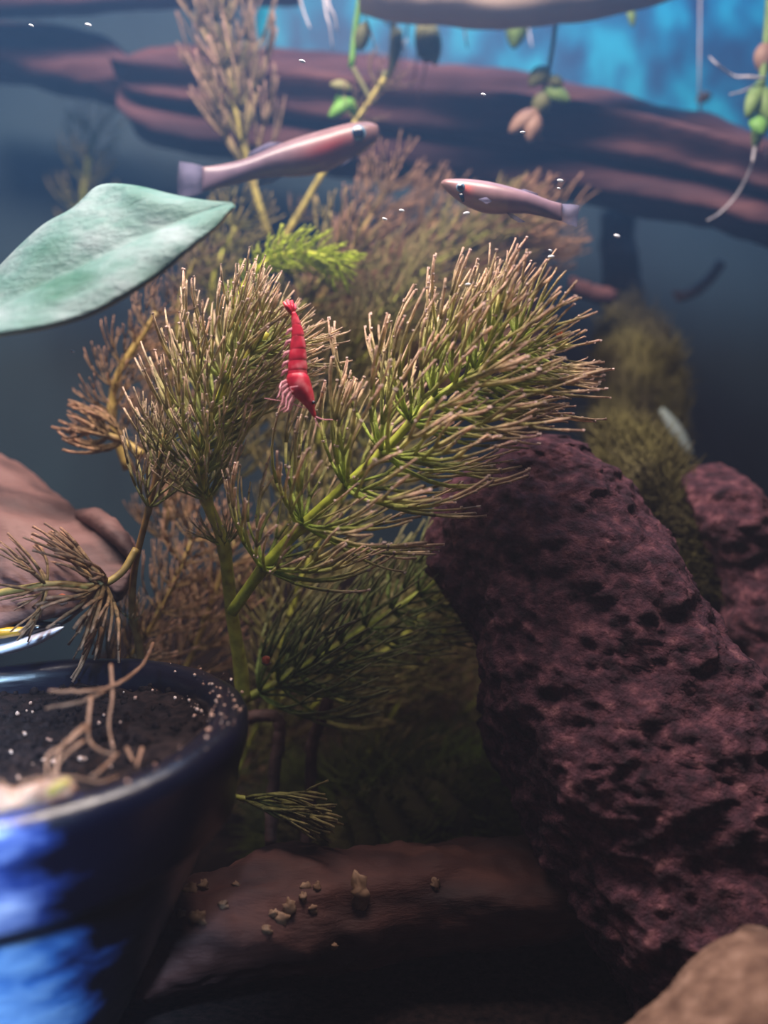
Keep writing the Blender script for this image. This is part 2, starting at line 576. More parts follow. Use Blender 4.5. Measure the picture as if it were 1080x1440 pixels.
mb = loft([(-160, 520, -160, 900, 25.5, 1.0, 20.6), (-60, 590, -60, 890, 25, 1.0, 20.6), (0, 640, 0, 880, 24.4, .95, 20.6), (50, 678, 40, 872, 23.8, .9, 20.7), (100, 712, 85, 868, 23.2, .8, 20.8),
           (140, 732, 125, 858, 22.7, .7, 20.9), (170, 752, 158, 846, 22.2, .55, 21.0), (188, 776, 178, 826, 21.8, .35, 21.1), (192, 790, 188, 806, 21.5, .15, 21.3)], 110, 72, lw_relief)
dw = thing('driftwood_stump', P(-60, 890, 22), 'pinkish brown weathered driftwood wedge behind the blue pot, narrowing to a tip', 'driftwood')
mb.build('wood_body', M['wood_pink'], dw)
mb = loft([(108, 716, 114, 736, 22.9, 0.3), (135, 712, 128, 740, 22.4, 0.4), (158, 728, 148, 756, 21.9, 0.4), (178, 750, 168, 774, 21.5, 0.35), (190, 772, 182, 788, 21.3, 0.2)], 30, 20,
          lambda q, tt, w: 0.05 * fbm(q, 2, 3))
mb.build('split_ridge', M['wood_pink'], dw)

mb = loft(hstations([(215, 1260, 1395, 19.3), (235, 1246, 1398, 19.3), (320, 1222, 1380, 19.6), (430, 1196, 1356, 20.1), (560, 1186, 1338, 20.6), (700, 1184, 1322, 21), (800, 1190, 1308, 21.2),
                     (860, 1206, 1290, 21.3), (890, 1228, 1270, 21.4)], 20, 1.3), 130, 56,
          lambda q, tt, w: 0.20 * fbm(Vector((q.x * .5, q.y, q.z * 1.6)), 0.9, 5) + 0.1 * fbm(q, 2.2, 3))
fallen = mb.build('fallen_log', M['wood_dark'])
tag(fallen, 'dark reddish log lying on the soil between pot and rock', 'log')


# ------------------------------------------------------------------ rocks
def rock_relief(q, t, w):
    a = 0.36 * fbm(q, 0.45, 3) + 0.15 * fbm(q + Vector((7, 3, 1)), 1.5, 4)
    pit = noise.fractal(q * 3.6, 0.9, 2.1, 4)
    return a + 0.10 * pit + 0.05 * noise.noise(q * 7.5) - 0.04 * max(0.0, noise.noise(q * 3.4 + Vector((3, 8, 2))) - 0.2)


mb = loft([(742, 612, 770, 612, 22.6, 0.15), (716, 622, 812, 622, 22.4, 0.6), (690, 645, 838, 648, 22.2, 1.0), (628, 700, 890, 690, 22.0, 1.5), (618, 770, 948, 760, 21.8, 1.9), (636, 850, 985, 850, 21.6, 2.2),
           (672, 930, 1050, 930, 21.4, 2.5), (690, 1010, 1110, 1010, 21.3, 2.8), (712, 1090, 1160, 1090, 21.2, 3.0), (745, 1170, 1190, 1180, 21.2, 3.1), (800, 1260, 1210, 1280, 21.1, 3.1),
           (850, 1340, 1220, 1370, 21.1, 3.0), (880, 1420, 1220, 1450, 21.0, 2.8)], 220, 240, rock_relief, power=2.6)
tag(mb.build('lava_rock', M['rock']), 'large dark purple lava rock with a pitted face, standing upright', 'rock')
mb = loft([(975, 655, 1000, 652, 25, 0.3), (952, 690, 1040, 680, 25, 1.0), (962, 740, 1080, 735, 25, 1.4), (985, 800, 1120, 800, 25, 1.6), (1005, 880, 1160, 880, 24.8, 1.8), (1020, 980, 1200, 980, 24.6, 2),
           (1030, 1120, 1220, 1120, 24.5, 2), (1030, 1290, 1230, 1290, 24.4, 2)], 110, 110, rock_relief, power=2.4)
tag(mb.build('lava_rock', M['rock']), 'smaller purple lava rock leaning behind the large one at the edge', 'rock')
mb = loft([(1050, 1330, 1120, 1330, 15.5, 0.8), (985, 1378, 1160, 1370, 15.3, 1.2), (925, 1436, 1200, 1430, 15.2, 1.5), (860, 1500, 1240, 1500, 15.1, 1.7), (820, 1570, 1260, 1580, 15.1, 1.7),
           (810, 1640, 1260, 1660, 15.1, 1.6), (830, 1700, 1250, 1720, 15.1, 1.4)], 60, 70, lambda q, tt, w: 0.12 * fbm(q, 1.1, 4) + 0.03 * fbm(q, 6, 3))
tag(mb.build('tan_stone', M['stone_tan']), 'tan sandy stone cut off by the lower right corner', 'stone')


# ------------------------------------------------------------------ hornwort
def lerp(a, b, t):
    return tuple(a[i] + (b[i] - a[i]) * t for i in range(3))


def thread(mb, pts, r0, r1, cols, jag, rnd, n=4):
    m = len(pts)
    rads = []
    for i in range(m):
        f = i / (m - 1)
        rads.append((r0 + (r1 - r0) * f) * (1 + jag * rnd.uniform(-1, 1)))
    mb.tube(pts, rads, n, cols)


def leaf_threads(mb, rnd, a0, a1, base_c, mid_c, tip_c, rad=0.017, xf=None, fork2=True, jag=0.28, seg=5, crumbs=0):
    """A forked hornwort leaf of unit length: base at the origin, +Z is towards the stem tip, +X is outwards."""
    def curve(t):      # integrate the direction angle from a0 to a1
        x = z = 0.0
        n = 12
        for i in range(n):
            f = (i + 0.5) / n * t
            a = a0 + (a1 - a0) * f
            x += math.sin(a) * t / n
            z += math.cos(a) * t / n
        return Vector((x, 0, z))

    def col(t):
        c = lerp(base_c, mid_c, t / 0.5) if t < 0.5 else lerp(mid_c, tip_c, (t - 0.5) / 0.5)
        k = rnd.uniform(0.82, 1.18)
        return tuple(q * k for q in c)
    tf = rnd.uniform(0.22, 0.42)
    wob = Vector((rnd.uniform(-.045, .045), rnd.uniform(-.05, .05), rnd.uniform(-.02, .02)))

    def put(t0, t1, s0, s1, n, r0, r1):
        pts, cols = [], []
        for i in range(n):
            f = i / (n - 1)
            t = t0 + (t1 - t0) * f
            p = curve(t)
            p.y = s0 + (s1 - s0) * (f ** 0.75)
            p += wob * math.sin(t * 5)
            pts.append(xf @ p if xf else p)
            cols.append(col(t))
        thread(mb, pts, r0, r1, cols, jag, rnd)
        for _ in range(crumbs if t1 > 0.6 else 0):       # debris clinging to the outer leaf
            i = rnd.randrange(n // 2, n)
            k = rnd.uniform(0.6, 1.5)
            mb.ball(pts[i] + Vector((rnd.uniform(-1, 1), rnd.uniform(-1, 1), rnd.uniform(-1, 1))) * r0 * .8, r0 * k * .8, 4, 2, col=(0.85, 0.66, 0.60))
    put(0, tf, 0, 0, 3, rad * 1.15, rad)
    spread = rnd.uniform(0.06, 0.15)
    for sgn in (-1, 1):
        t1 = rnd.uniform(0.82, 1.0)
        if fork2 and rnd.random() < 0.45:
            tm = tf + (t1 - tf) * rnd.uniform(0.35, 0.6)
            ym = sgn * spread * 0.6
            put(tf, tm, 0, ym, 3, rad, rad * 0.95)
            put(tm, t1, ym, ym + sgn * spread * 0.9, seg, rad * .95, rad * 0.62)
            put(tm, t1 * rnd.uniform(.88, 1), ym, ym - sgn * spread * 0.15, seg, rad * .95, rad * 0.62)
        else:
            put(tf, t1, 0, sgn * spread, seg + 1, rad, rad * 0.62)


PAL = {   # base, middle, tip, stem
    'sharp': ((0.38, 0.54, 0.06), (0.52, 0.54, 0.15), (0.88, 0.58, 0.48), (0.44, 0.50, 0.06)),
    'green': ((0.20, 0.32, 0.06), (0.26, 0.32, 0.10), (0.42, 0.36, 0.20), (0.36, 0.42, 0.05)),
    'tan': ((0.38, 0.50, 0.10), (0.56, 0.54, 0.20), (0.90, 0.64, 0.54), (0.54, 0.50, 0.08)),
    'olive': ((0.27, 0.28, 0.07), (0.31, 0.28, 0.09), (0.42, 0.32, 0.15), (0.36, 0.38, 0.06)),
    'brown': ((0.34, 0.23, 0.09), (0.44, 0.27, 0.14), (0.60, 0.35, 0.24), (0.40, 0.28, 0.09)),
    'pink': ((0.27, 0.25, 0.09), (0.32, 0.22, 0.13), (0.40, 0.25, 0.20), (0.42, 0.36, 0.10)),
    'tan_brown': ((0.34, 0.40, 0.10), (0.50, 0.44, 0.18), (0.80, 0.58, 0.46), (0.30, 0.17, 0.06)),
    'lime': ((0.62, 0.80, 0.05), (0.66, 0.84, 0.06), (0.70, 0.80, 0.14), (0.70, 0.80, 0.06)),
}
LEAF_CACHE = {}


def leaf_mesh(kind, var, a0, a1, rad):
    key = (kind, var, round(a0, 2), round(a1, 2), rad)
    if key not in LEAF_CACHE:
        rnd = random.Random(hash((var, round(a0 * 100))) & 0xffff)
        mb = MB()
        b, m_, t_, _ = PAL[kind]
        leaf_threads(mb, rnd, a0, a1, b, m_, t_, rad, crumbs=3 if kind in ('sharp', 'tan') else 0)
        o = mb.build('leaf', M['hornwort'], origin=(0, 0, 0))
        LEAF_CACHE[key] = o.data
        bpy.data.objects.remove(o)
    return LEAF_CACHE[key]


def whorl_mesh(kind, var, a0, a1, rad, n):
    key = ('w', kind, var, round(a0, 2), round(a1, 2), rad, n)
    if key not in LEAF_CACHE:
        rnd = random.Random(1000 + var)
        mb = MB()
        b, m_, t_, _ = PAL[kind]
        for k in range(n):
            ph = 2 * math.pi * (k + rnd.uniform(-.3, .3)) / n
            xf = Matrix.Rotation(ph, 3, 'Z') * rnd.uniform(0.75, 1.05)
            da = rnd.uniform(-.15, .15)
            leaf_threads(mb, rnd, a0 + da, a1 + da * 1.5, b, m_, t_, rad, xf=xf)
        o = mb.build('leaf_whorl', M['hornwort'], origin=(0, 0, 0))
        LEAF_CACHE[key] = o.data
        bpy.data.objects.remove(o)
    return LEAF_CACHE[key]


def hornwort(label, path, nodes, leaf_px, n_leaf, kind, stem_px=(14, 8), single=True, a0=R(66), a1=R(20), rad=0.0135, tilt_view=0.0, seed=0, name='hornwort', group=None, arc=None):
    """nodes: list of (path fraction, length factor). single: every leaf its own part, else every whorl."""
    rnd = random.Random(seed * 31 + 5)
    pts = [P(*p) for p in path]
    root = thing(name, pts[0], label, 'water plant', group)
    b, m_, t_, s_ = PAL[kind]
    mb = MB()
    n = max(12, 5 * len(pts))
    rads, sp, cols = [], [], []
    for i in range(n):
        f = i / (n - 1)
        d = path[min(len(path) - 1, int(f * (len(path) - 1)))][2]
        node_bulge = max((g(f, nf, 0.012) for nf, _ in nodes), default=0)
        sp.append(catmull(pts, f))
        rads.append(px2cm((stem_px[0] + (stem_px[1] - stem_px[0]) * f) / 2, d) * (1 + 0.35 * node_bulge))
        k = rnd.uniform(0.85, 1.15)
        cols.append(tuple(q * k for q in lerp(s_, lerp(s_, (0.30, 0.24, 0.10), 0.5), node_bulge)))
    mb.tube(sp, rads, 8, cols)
    mb.build('stem', M['stem'], root)
    base = Vector(root.location)
    for ni, (f, lf) in enumerate(nodes):
        p = catmull(pts, f)
        e = 0.015
        T = (catmull(pts, min(1, f + e)) - catmull(pts, max(0, f - e))).normalized()
        q = T.to_track_quat('Z', 'X')
        d = path[min(len(path) - 1, int(f * (len(path) - 1)))][2]
        L = px2cm(leaf_px * lf, d)
        if single:
            for k in range(n_leaf):
                if arc and not (arc[0] <= k / n_leaf <= arc[1]):
                    continue
                ph = 2 * math.pi * (k + rnd.uniform(-.35, .35)) / n_leaf + ni * 0.4
                s = L * rnd.uniform(0.78, 1.08)
                va = rnd.randrange(6)
                aa0 = a0 + (R(10) if va % 2 else -R(6))
                aa1 = a1 + (R(16) if va % 3 == 0 else (-R(8) if va % 3 == 1 else R(4)))
                me = leaf_mesh(kind, va, aa0, aa1, rad)
                o = bpy.data.objects.new('leaf', me)
                COL.objects.link(o)
                rot = q.to_matrix() @ Matrix.Rotation(ph, 3, 'Z') @ Matrix.Rotation(rnd.uniform(-.16, .16), 3, 'Y') @ Matrix.Rotation(rnd.uniform(-.2, .2), 3, 'X')
                mw = Matrix.LocRotScale(p * CM - base, rot.to_quaternion(), (s, s, s))
                o.parent = root
                o.matrix_basis = mw
        else:
            me = whorl_mesh(kind, ni % 4, a0, a1, rad, n_leaf)
            o = bpy.data.objects.new('leaf_whorl', me)
            COL.objects.link(o)
            rot = q.to_matrix() @ Matrix.Rotation(rnd.uniform(0, 6.28), 3, 'Z') @ Matrix.Rotation(rnd.uniform(-.2, .2), 3, 'Y')
            s = L * rnd.uniform(0.85, 1.1)
            o.parent = root
            o.matrix_basis = Matrix.LocRotScale(p * CM - base, rot.to_quaternion(), (s, s, s))
    return root


def even(a, b, n, l0=1.0, l1=1.0):
    return [(a + (b - a) * i / (n - 1), l0 + (l1 - l0) * i / (n - 1)) for i in range(n)]


# sharp stem rising to the right
hornwort('sharp green hornwort stem slanting up to a bushy pink tipped end beside the lava rock',
         [(325, 862, 20.4), (372, 797, 20.1), (427, 738, 19.9), (485, 684, 19.7), (542, 632, 19.6), (600, 572, 19.6), (662, 528, 19.6), (728, 482, 19.6)],
         [(0.14, .95), (0.285, 1.0), (0.43, 1.05), (0.56, 1.05), (0.66, 1.0), (0.74, 1.0), (0.81, 1.0), (0.87, .95), (0.92, .9), (0.96, .8), (1.0, .7)],
         200, 18, 'sharp', (17, 11), seed=1, a0=R(72), a1=R(24))
# upright stem with the big tan head the shrimp clings to
hornwort('upright hornwort with thick yellow stem and dense tan head where the shrimp clings',
         [(342, 985, 21.4), (337, 930, 21.2), (326, 862, 21), (314, 765, 20.7), (290, 702, 20.6), (282, 640, 20.5), (300, 575, 20.4), (336, 515, 20.3), (376, 468, 20.2)],
         [(0.37, .4), (0.5, .7), (0.57, .95), (0.64, 1), (0.7, 1), (0.76, 1), (0.82, .95), (0.88, .9), (0.93, .8), (0.97, .7)],
         180, 20, 'tan', (22, 9), seed=2, a0=R(60), a1=R(12))
# thin brown stem with few long leaves at the left
hornwort('thin bent brown hornwort stem with few upright leaves in front of the driftwood tip',
         [(205, 1010, 22.6), (197, 915, 21.8), (186, 862, 21.2), (190, 795, 20.6), (208, 720, 20.3), (222, 660, 20.2), (232, 610, 20.3)],
         [(0.30, .4), (0.68, 1), (0.82, .9), (0.95, .7)], 128, 8, 'tan_brown', (13, 7), a0=R(38), a1=R(2), seed=3)
# lower stem running to the right
hornwort('dim green hornwort stem running low to the side below the sharp one',
         [(342, 985, 21.9), (395, 958, 22), (450, 925, 22.1), (520, 880, 22.3), (595, 830, 22.6), (655, 785, 23)],
         even(0.08, 0.98, 10, 1.0, .85), 175, 13, 'green', (12, 7), seed=4, a0=R(62), a1=R(10))
hornwort('olive hornwort stem behind the low green one, nearest the left edge of the large rock',
         [(420, 1010, 24.5), (480, 960, 24.5), (550, 910, 24.6), (610, 850, 24.8), (660, 790, 25)],
         even(0.05, 1.0, 9, 1.0, .9), 140, 12, 'olive', (10, 6), single=False, seed=5)
hornwort('dark olive hornwort stem filling the gap behind the crossing of the two sharp stems',
         [(380, 1010, 24), (400, 900, 24), (430, 800, 24), (470, 720, 24.2), (520, 640, 24.5)],
         even(0.1, 1.0, 9, 1.0, .9), 130, 12, 'olive', (10, 6), single=False, seed=6)
# background mass
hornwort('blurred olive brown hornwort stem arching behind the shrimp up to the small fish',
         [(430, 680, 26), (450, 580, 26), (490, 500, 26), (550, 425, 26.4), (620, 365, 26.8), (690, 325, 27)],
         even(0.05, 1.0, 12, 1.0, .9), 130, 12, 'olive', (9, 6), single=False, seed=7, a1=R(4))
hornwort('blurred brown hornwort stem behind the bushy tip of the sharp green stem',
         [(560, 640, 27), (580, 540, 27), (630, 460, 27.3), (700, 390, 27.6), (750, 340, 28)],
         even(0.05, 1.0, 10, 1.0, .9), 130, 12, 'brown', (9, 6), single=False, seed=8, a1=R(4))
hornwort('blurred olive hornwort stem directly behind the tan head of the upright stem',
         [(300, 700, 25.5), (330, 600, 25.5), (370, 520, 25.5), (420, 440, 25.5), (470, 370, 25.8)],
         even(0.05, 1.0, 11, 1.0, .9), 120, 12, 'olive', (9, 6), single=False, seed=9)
hornwort('blurred pinkish hornwort plume rising to the water surface above the large fish',
         [(378, 330, 27), (362, 280, 27), (345, 215, 27), (332, 150, 27), (322, 90, 27), (316, 30, 27), (312, -30, 27)],
         [(0.24, .9), (0.36, 1.0), (0.48, 1.0), (0.60, 1.0), (0.72, .95), (0.84, .9), (1, .8)], 185, 9, 'pink', (11, 7), single=True, seed=10, a0=R(36), a1=R(4), rad=0.014)
hornwort('short lime green hornwort shoot tip bending below the large fish',
         [(325, 455, 23.6), (340, 408, 23.6), (368, 374, 23.6), (405, 356, 23.6), (445, 358, 23.6), (478, 372, 23.6)],
         [(0.12, .8), (0.25, .8), (0.36, .8)] + even(0.45, 1.0, 9, 1.0, .9), 52, 10, 'lime', (9, 6), single=True, seed=11, a0=R(66), a1=R(20), rad=0.03)
hornwort('slender yellow hornwort stem with sparse leaves passing beneath the belly of the large fish',
         [(385, 360, 26.5), (415, 310, 26.5), (445, 258, 26.5), (478, 205, 26.4), (508, 160, 26.4), (540, 110, 26.4)],
         [(0.2, .5), (0.75, .7), (0.95, .8)], 90, 8, 'pink', (10, 7), single=False, seed=12)
hornwort('small olive hornwort tuft just below the tip of the pale green leaf',
         [(255, 520, 25), (250, 460, 25), (256, 410, 25), (275, 365, 25)], even(0.1, 1.0, 6, 1, .8), 80, 9, 'pink', (9, 5), single=False, seed=13)
hornwort('blurred brown hornwort stem at the left of the tan head, leaning inward',
         [(180, 660, 23.5), (158, 590, 23.5), (165, 530, 23.5), (195, 480, 23.5), (220, 440, 23.6)], even(0.15, 1.0, 7, 1, .8), 90, 9, 'brown', (14, 8), single=False, seed=14)
hornwort('brown hornwort shoot with curled claw like leaves reaching toward the left',
         [(200, 640, 22.5), (175, 622, 22.5), (150, 612, 22.5)], [(0.55, 1.0), (0.95, .9)], 95, 8, 'brown', (13, 10), single=True, seed=15, a0=R(60), a1=-R(25), rad=0.032)
hornwort('arching green hornwort stem with drooping brown leaves above the gold and white shell',
         [(-40, 842, 20), (20, 830, 20), (80, 822, 20), (135, 824, 20), (170, 806, 20.2), (192, 772, 20.4)],
         [(0.35, .8), (0.62, 1.1), (0.66, 1.1)], 120, 14, 'brown', (11, 11), single=True, seed=16, a0=R(100), a1=R(125), rad=0.024)
hornwort('tangled brown hornwort stem behind the rear rim of the blue pot',
         [(150, 960, 23), (200, 900, 23), (240, 830, 23), (270, 760, 23.2)], even(0.05, 1.0, 7, 1, .9), 105, 11, 'brown', (9, 6), single=False, seed=17)
hornwort('brown green hornwort stem between blue pot and crossing stems, mostly in shade',
         [(230, 1000, 24), (270, 920, 24), (300, 840, 24), (330, 760, 24)], even(0.05, 1.0, 7, 1, .9), 110, 11, 'brown', (9, 6), single=False, seed=18)
hornwort('small hornwort shoot with curved leaves under the pot rim, above the log',
         [(270, 1070, 20.6), (296, 1098, 20.4), (325, 1118, 20.2), (358, 1126, 20.1)], [(0.85, 1.0), (1.0, .95)], 150, 6, 'olive', (10, 7), single=True, seed=19, a0=-R(20), a1=R(5), rad=0.02)
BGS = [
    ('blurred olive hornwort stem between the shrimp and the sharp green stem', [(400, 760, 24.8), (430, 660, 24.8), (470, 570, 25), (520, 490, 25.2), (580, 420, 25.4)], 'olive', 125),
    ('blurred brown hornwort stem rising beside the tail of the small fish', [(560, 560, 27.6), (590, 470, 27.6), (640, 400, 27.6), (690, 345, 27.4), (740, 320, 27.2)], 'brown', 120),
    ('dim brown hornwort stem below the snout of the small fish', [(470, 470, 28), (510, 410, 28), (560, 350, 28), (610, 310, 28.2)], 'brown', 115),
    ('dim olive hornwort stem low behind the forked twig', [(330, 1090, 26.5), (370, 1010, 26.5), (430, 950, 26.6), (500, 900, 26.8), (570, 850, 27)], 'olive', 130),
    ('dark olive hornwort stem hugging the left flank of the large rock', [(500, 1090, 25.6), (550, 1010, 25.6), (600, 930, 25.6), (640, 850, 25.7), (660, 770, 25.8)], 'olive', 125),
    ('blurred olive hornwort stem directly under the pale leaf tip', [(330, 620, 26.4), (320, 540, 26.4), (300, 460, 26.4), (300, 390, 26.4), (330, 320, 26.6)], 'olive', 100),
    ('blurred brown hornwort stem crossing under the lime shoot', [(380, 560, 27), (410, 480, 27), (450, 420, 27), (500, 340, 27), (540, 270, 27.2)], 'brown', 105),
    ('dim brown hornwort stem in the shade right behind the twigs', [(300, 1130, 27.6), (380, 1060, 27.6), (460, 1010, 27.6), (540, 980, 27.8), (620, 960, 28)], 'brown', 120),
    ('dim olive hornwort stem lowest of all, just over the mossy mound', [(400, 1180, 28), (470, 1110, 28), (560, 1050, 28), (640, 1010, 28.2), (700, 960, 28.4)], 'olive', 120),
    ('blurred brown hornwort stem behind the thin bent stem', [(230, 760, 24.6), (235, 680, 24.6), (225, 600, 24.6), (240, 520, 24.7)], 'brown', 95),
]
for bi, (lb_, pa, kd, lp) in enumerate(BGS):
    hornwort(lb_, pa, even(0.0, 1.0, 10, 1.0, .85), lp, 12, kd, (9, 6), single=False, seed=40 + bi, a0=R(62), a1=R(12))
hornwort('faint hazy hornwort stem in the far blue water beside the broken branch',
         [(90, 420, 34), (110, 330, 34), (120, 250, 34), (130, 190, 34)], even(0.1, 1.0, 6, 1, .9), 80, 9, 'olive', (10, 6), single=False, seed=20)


# ------------------------------------------------------------------ pale broad leaf
LEAF = [((-150, 496), (-150, 500), (-150, 504)), ((-90, 450), (-95, 475), (-90, 497)), ((-40, 420), (-30, 447), (-20, 475)), ((10, 368), (30, 418), (60, 462)),
        ((62, 320), (90, 390), (125, 443)), ((106, 295), (145, 362), (180, 415)), ((140, 264), (190, 340), (225, 384)), ((190, 264), (235, 322), (262, 354)),
        ((245, 278), (280, 304), (296, 326)), ((290, 286), (308, 294), (315, 307)), ((327, 289), (328, 290), (328, 291))]
nst = len(LEAF)
up = [P(*l[0], 18.6 - 1.1 * (i / (nst - 1)) ** 2 + (0.35 if i == 6 else 0)) for i, l in enumerate(LEAF)]
mi = [P(*l[1], 17.5) for l in LEAF]
lo_ = [P(*l[2], 16.5 + 1.0 * (i / (nst - 1)) ** 2) for i, l in enumerate(LEAF)]


def leaf_pt(s, c):
    """s along the blade, c across from -1 (lower edge) to 1 (upper edge)."""
    m = catmull(mi, s)
    e = catmull(up, s) if c > 0 else catmull(lo_, s)
    a = abs(c)
    q = m + (e - m) * a
    q = q + VIEW() * (-0.16 * math.sin(math.pi * a) * math.sin(math.pi * s))
    q = q + VIEW() * (0.07 * a * noise.noise(Vector((s * 9, c * 2, 3))))
    return q


lb = MB()
ns_, nc_ = 72, 28
v_, f_ = [], []
for i in range(ns_ + 1):
    for j in range(nc_ + 1):
        v_.append(leaf_pt(i / ns_, -1 + 2 * j / nc_))
for i in range(ns_):
    for j in range(nc_):
        a = i * (nc_ + 1) + j
        f_.append((a, a + 1, a + nc_ + 2, a + nc_ + 1))
lb.add(v_, f_)
leaf = thing('broad_leaf', P(-150, 500, 17.5), 'broad pale green pointed leaf at the left edge', 'leaf')
bl = lb.build('leaf_blade', leaf_blade_material(), leaf)
md = bl.modifiers.new('thickness', 'SOLIDIFY')
md.thickness = 0.0005
M['vein'] = mat('leaf_vein', [(0.3, (0.17, 0.22, 0.21)), (0.7, (0.25, 0.28, 0.28))], 2, rough=0.5)
M['leaf_edge'] = mat('leaf_edge', [(0.3, (0.30, 0.26, 0.13)), (0.7, (0.42, 0.32, 0.18))], 2, rough=0.5)
mb = MB()
mb.tube([leaf_pt(i / 40, 0) - VIEW() * 0.03 for i in range(41)], [0.04 * (1 - 0.7 * i / 40) for i in range(41)], 6)
mb.build('midrib', M['vein'], leaf)
for k in range(9):
    s0 = 0.16 + 0.08 * k
    for sg in (-1, 1):
        mb = MB()
        mb.tube([leaf_pt(min(1, s0 + 0.17 * f ** 1.3), sg * f * 0.93) - VIEW() * 0.012 for f in [i / 9 for i in range(10)]], [0.022 * (1 - 0.6 * i / 9) for i in range(10)], 4)
        mb.build('side_vein', M['vein'], leaf)
for sg in (-1, 1):
    mb = MB()
    mb.tube([leaf_pt(i / 50, sg) for i in range(51)], 0.028, 5)
    mb.build('leaf_margin', M['leaf_edge'], leaf)

# ------------------------------------------------------------------ plant pot
PK = 17.0 / 14.0
PC = P(-18, 1038, 14.0 * PK)
PR = 3.30
pot = thing('plant_pot', (PC.x, PC.y, 0.0), 'glossy navy blue plastic plant pot with pale blue glare painted on, thick rim', 'plant pot')
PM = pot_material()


POT_ROT = Matrix.Rotation(R(-4), 3, 'Y') @ Matrix.Rotation(R(4.5), 3, 'X')


def pot_tilt(q):
    return PC + POT_ROT @ (Vector(q) - PC)


def lathe(prof, n=96, wob=0.0):
    mb = MB()
    v, f = [], []
    for r, z in prof:
        for k in range(n):
            w = 2 * math.pi * k / n
            q = Vector((PC.x + r * math.cos(w), PC.y + r * math.sin(w), z))
            if wob:
                q += Vector((math.cos(w), math.sin(w), 0.4)) * wob * fbm(q, 1.3, 3)
            v.append(pot_tilt(q))
    for i in range(len(prof) - 1):
        for k in range(n):
            k2 = (k + 1) % n
            f.append((i * n + k, i * n + k2, (i + 1) * n + k2, (i + 1) * n + k))
    mb.add(v, f)
    return mb


zr = PC.z
org = (PC.x, PC.y, zr)
K = PK
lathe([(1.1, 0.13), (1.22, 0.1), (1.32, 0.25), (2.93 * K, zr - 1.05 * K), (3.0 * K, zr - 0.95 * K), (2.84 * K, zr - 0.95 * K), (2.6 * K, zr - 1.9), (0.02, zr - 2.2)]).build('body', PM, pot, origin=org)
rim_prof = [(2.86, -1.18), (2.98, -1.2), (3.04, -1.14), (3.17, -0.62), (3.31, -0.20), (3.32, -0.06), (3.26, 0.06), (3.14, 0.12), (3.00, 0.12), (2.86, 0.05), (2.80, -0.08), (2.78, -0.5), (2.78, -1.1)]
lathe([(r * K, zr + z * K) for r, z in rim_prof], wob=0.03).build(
    'rim', pot_material('navy_rim_painted_glare', [(0.46, (0.002, 0.002, 0.009)), (0.58, (0.02, 0.04, 0.18)), (0.68, (0.18, 0.22, 0.46)), (0.84, (0.62, 0.60, 0.78))], (36, 90, 150)), pot, origin=org)  # whitish glare on the rim is put into its colour
# soil in the pot
so = MB()
v_, f_ = [], []
nr, na = 30, 110
for i in range(nr + 1):
    for k in range(na):
        r = 2.86 * K * i / nr
        w = 2 * math.pi * k / na
        q = Vector((PC.x + r * math.cos(w), PC.y + r * math.sin(w), zr - 0.30))
        q.z += 0.16 * fbm(q, 1.3, 4) + 0.06 * fbm(q, 4.5, 3) + 0.10 * max(0, (q.x - PC.x) / 2.9) ** 2
        v_.append(pot_tilt(q))
for i in range(nr):
    for k in range(na):
        k2 = (k + 1) % na
        f_.append((i * na + k, i * na + k2, (i + 1) * na + k2, (i + 1) * na + k))
so.add(v_, f_)
soil_pts = v_
psoil = thing('potting_soil', (PC.x, PC.y, zr - 0.7), 'dark crumbly soil with pale grains filling the blue pot', 'soil')
psoil['kind'] = 'stuff'
so.build('soil_surface', M['soil'], psoil)
gd, gp = MB(), MB()
for k in range(900):
    q = rng.choice(soil_pts) + Vector((rng.uniform(-.1, .1), rng.uniform(-.1, .1), 0.02))
    r = rng.uniform(0.03, 0.085)
    if rng.random() < 0.09:
        gp.ball(q + Vector((0, 0, .03)), r * .5, 6, 4, jitter=0.5)
    else:
        gd.ball(q, r * (0.6 if rng.random() < .5 else 1), 6, 4, jitter=0.5)
# pale grit along the inner right rim
for k in range(130):
    w = R(rng.gauss(2, 24))
    r = rng.uniform(2.62, 3.30) * K
    q = Vector((PC.x + r * math.cos(w), PC.y + r * math.sin(w), zr + (0.13 * K if r > 2.86 * K else -0.16)))
    gp.ball(pot_tilt(q), 0.007 + 0.03 * rng.random() ** 2, 6, 4, jitter=0.6)
gd.build('soil_grains', M['soil'], psoil, kind='stuff')
gp.build('pale_grains', M['crumb'], psoil, kind='stuff')

# pale fibre plug and bleached roots in the pot
def D(d):
    return d * K


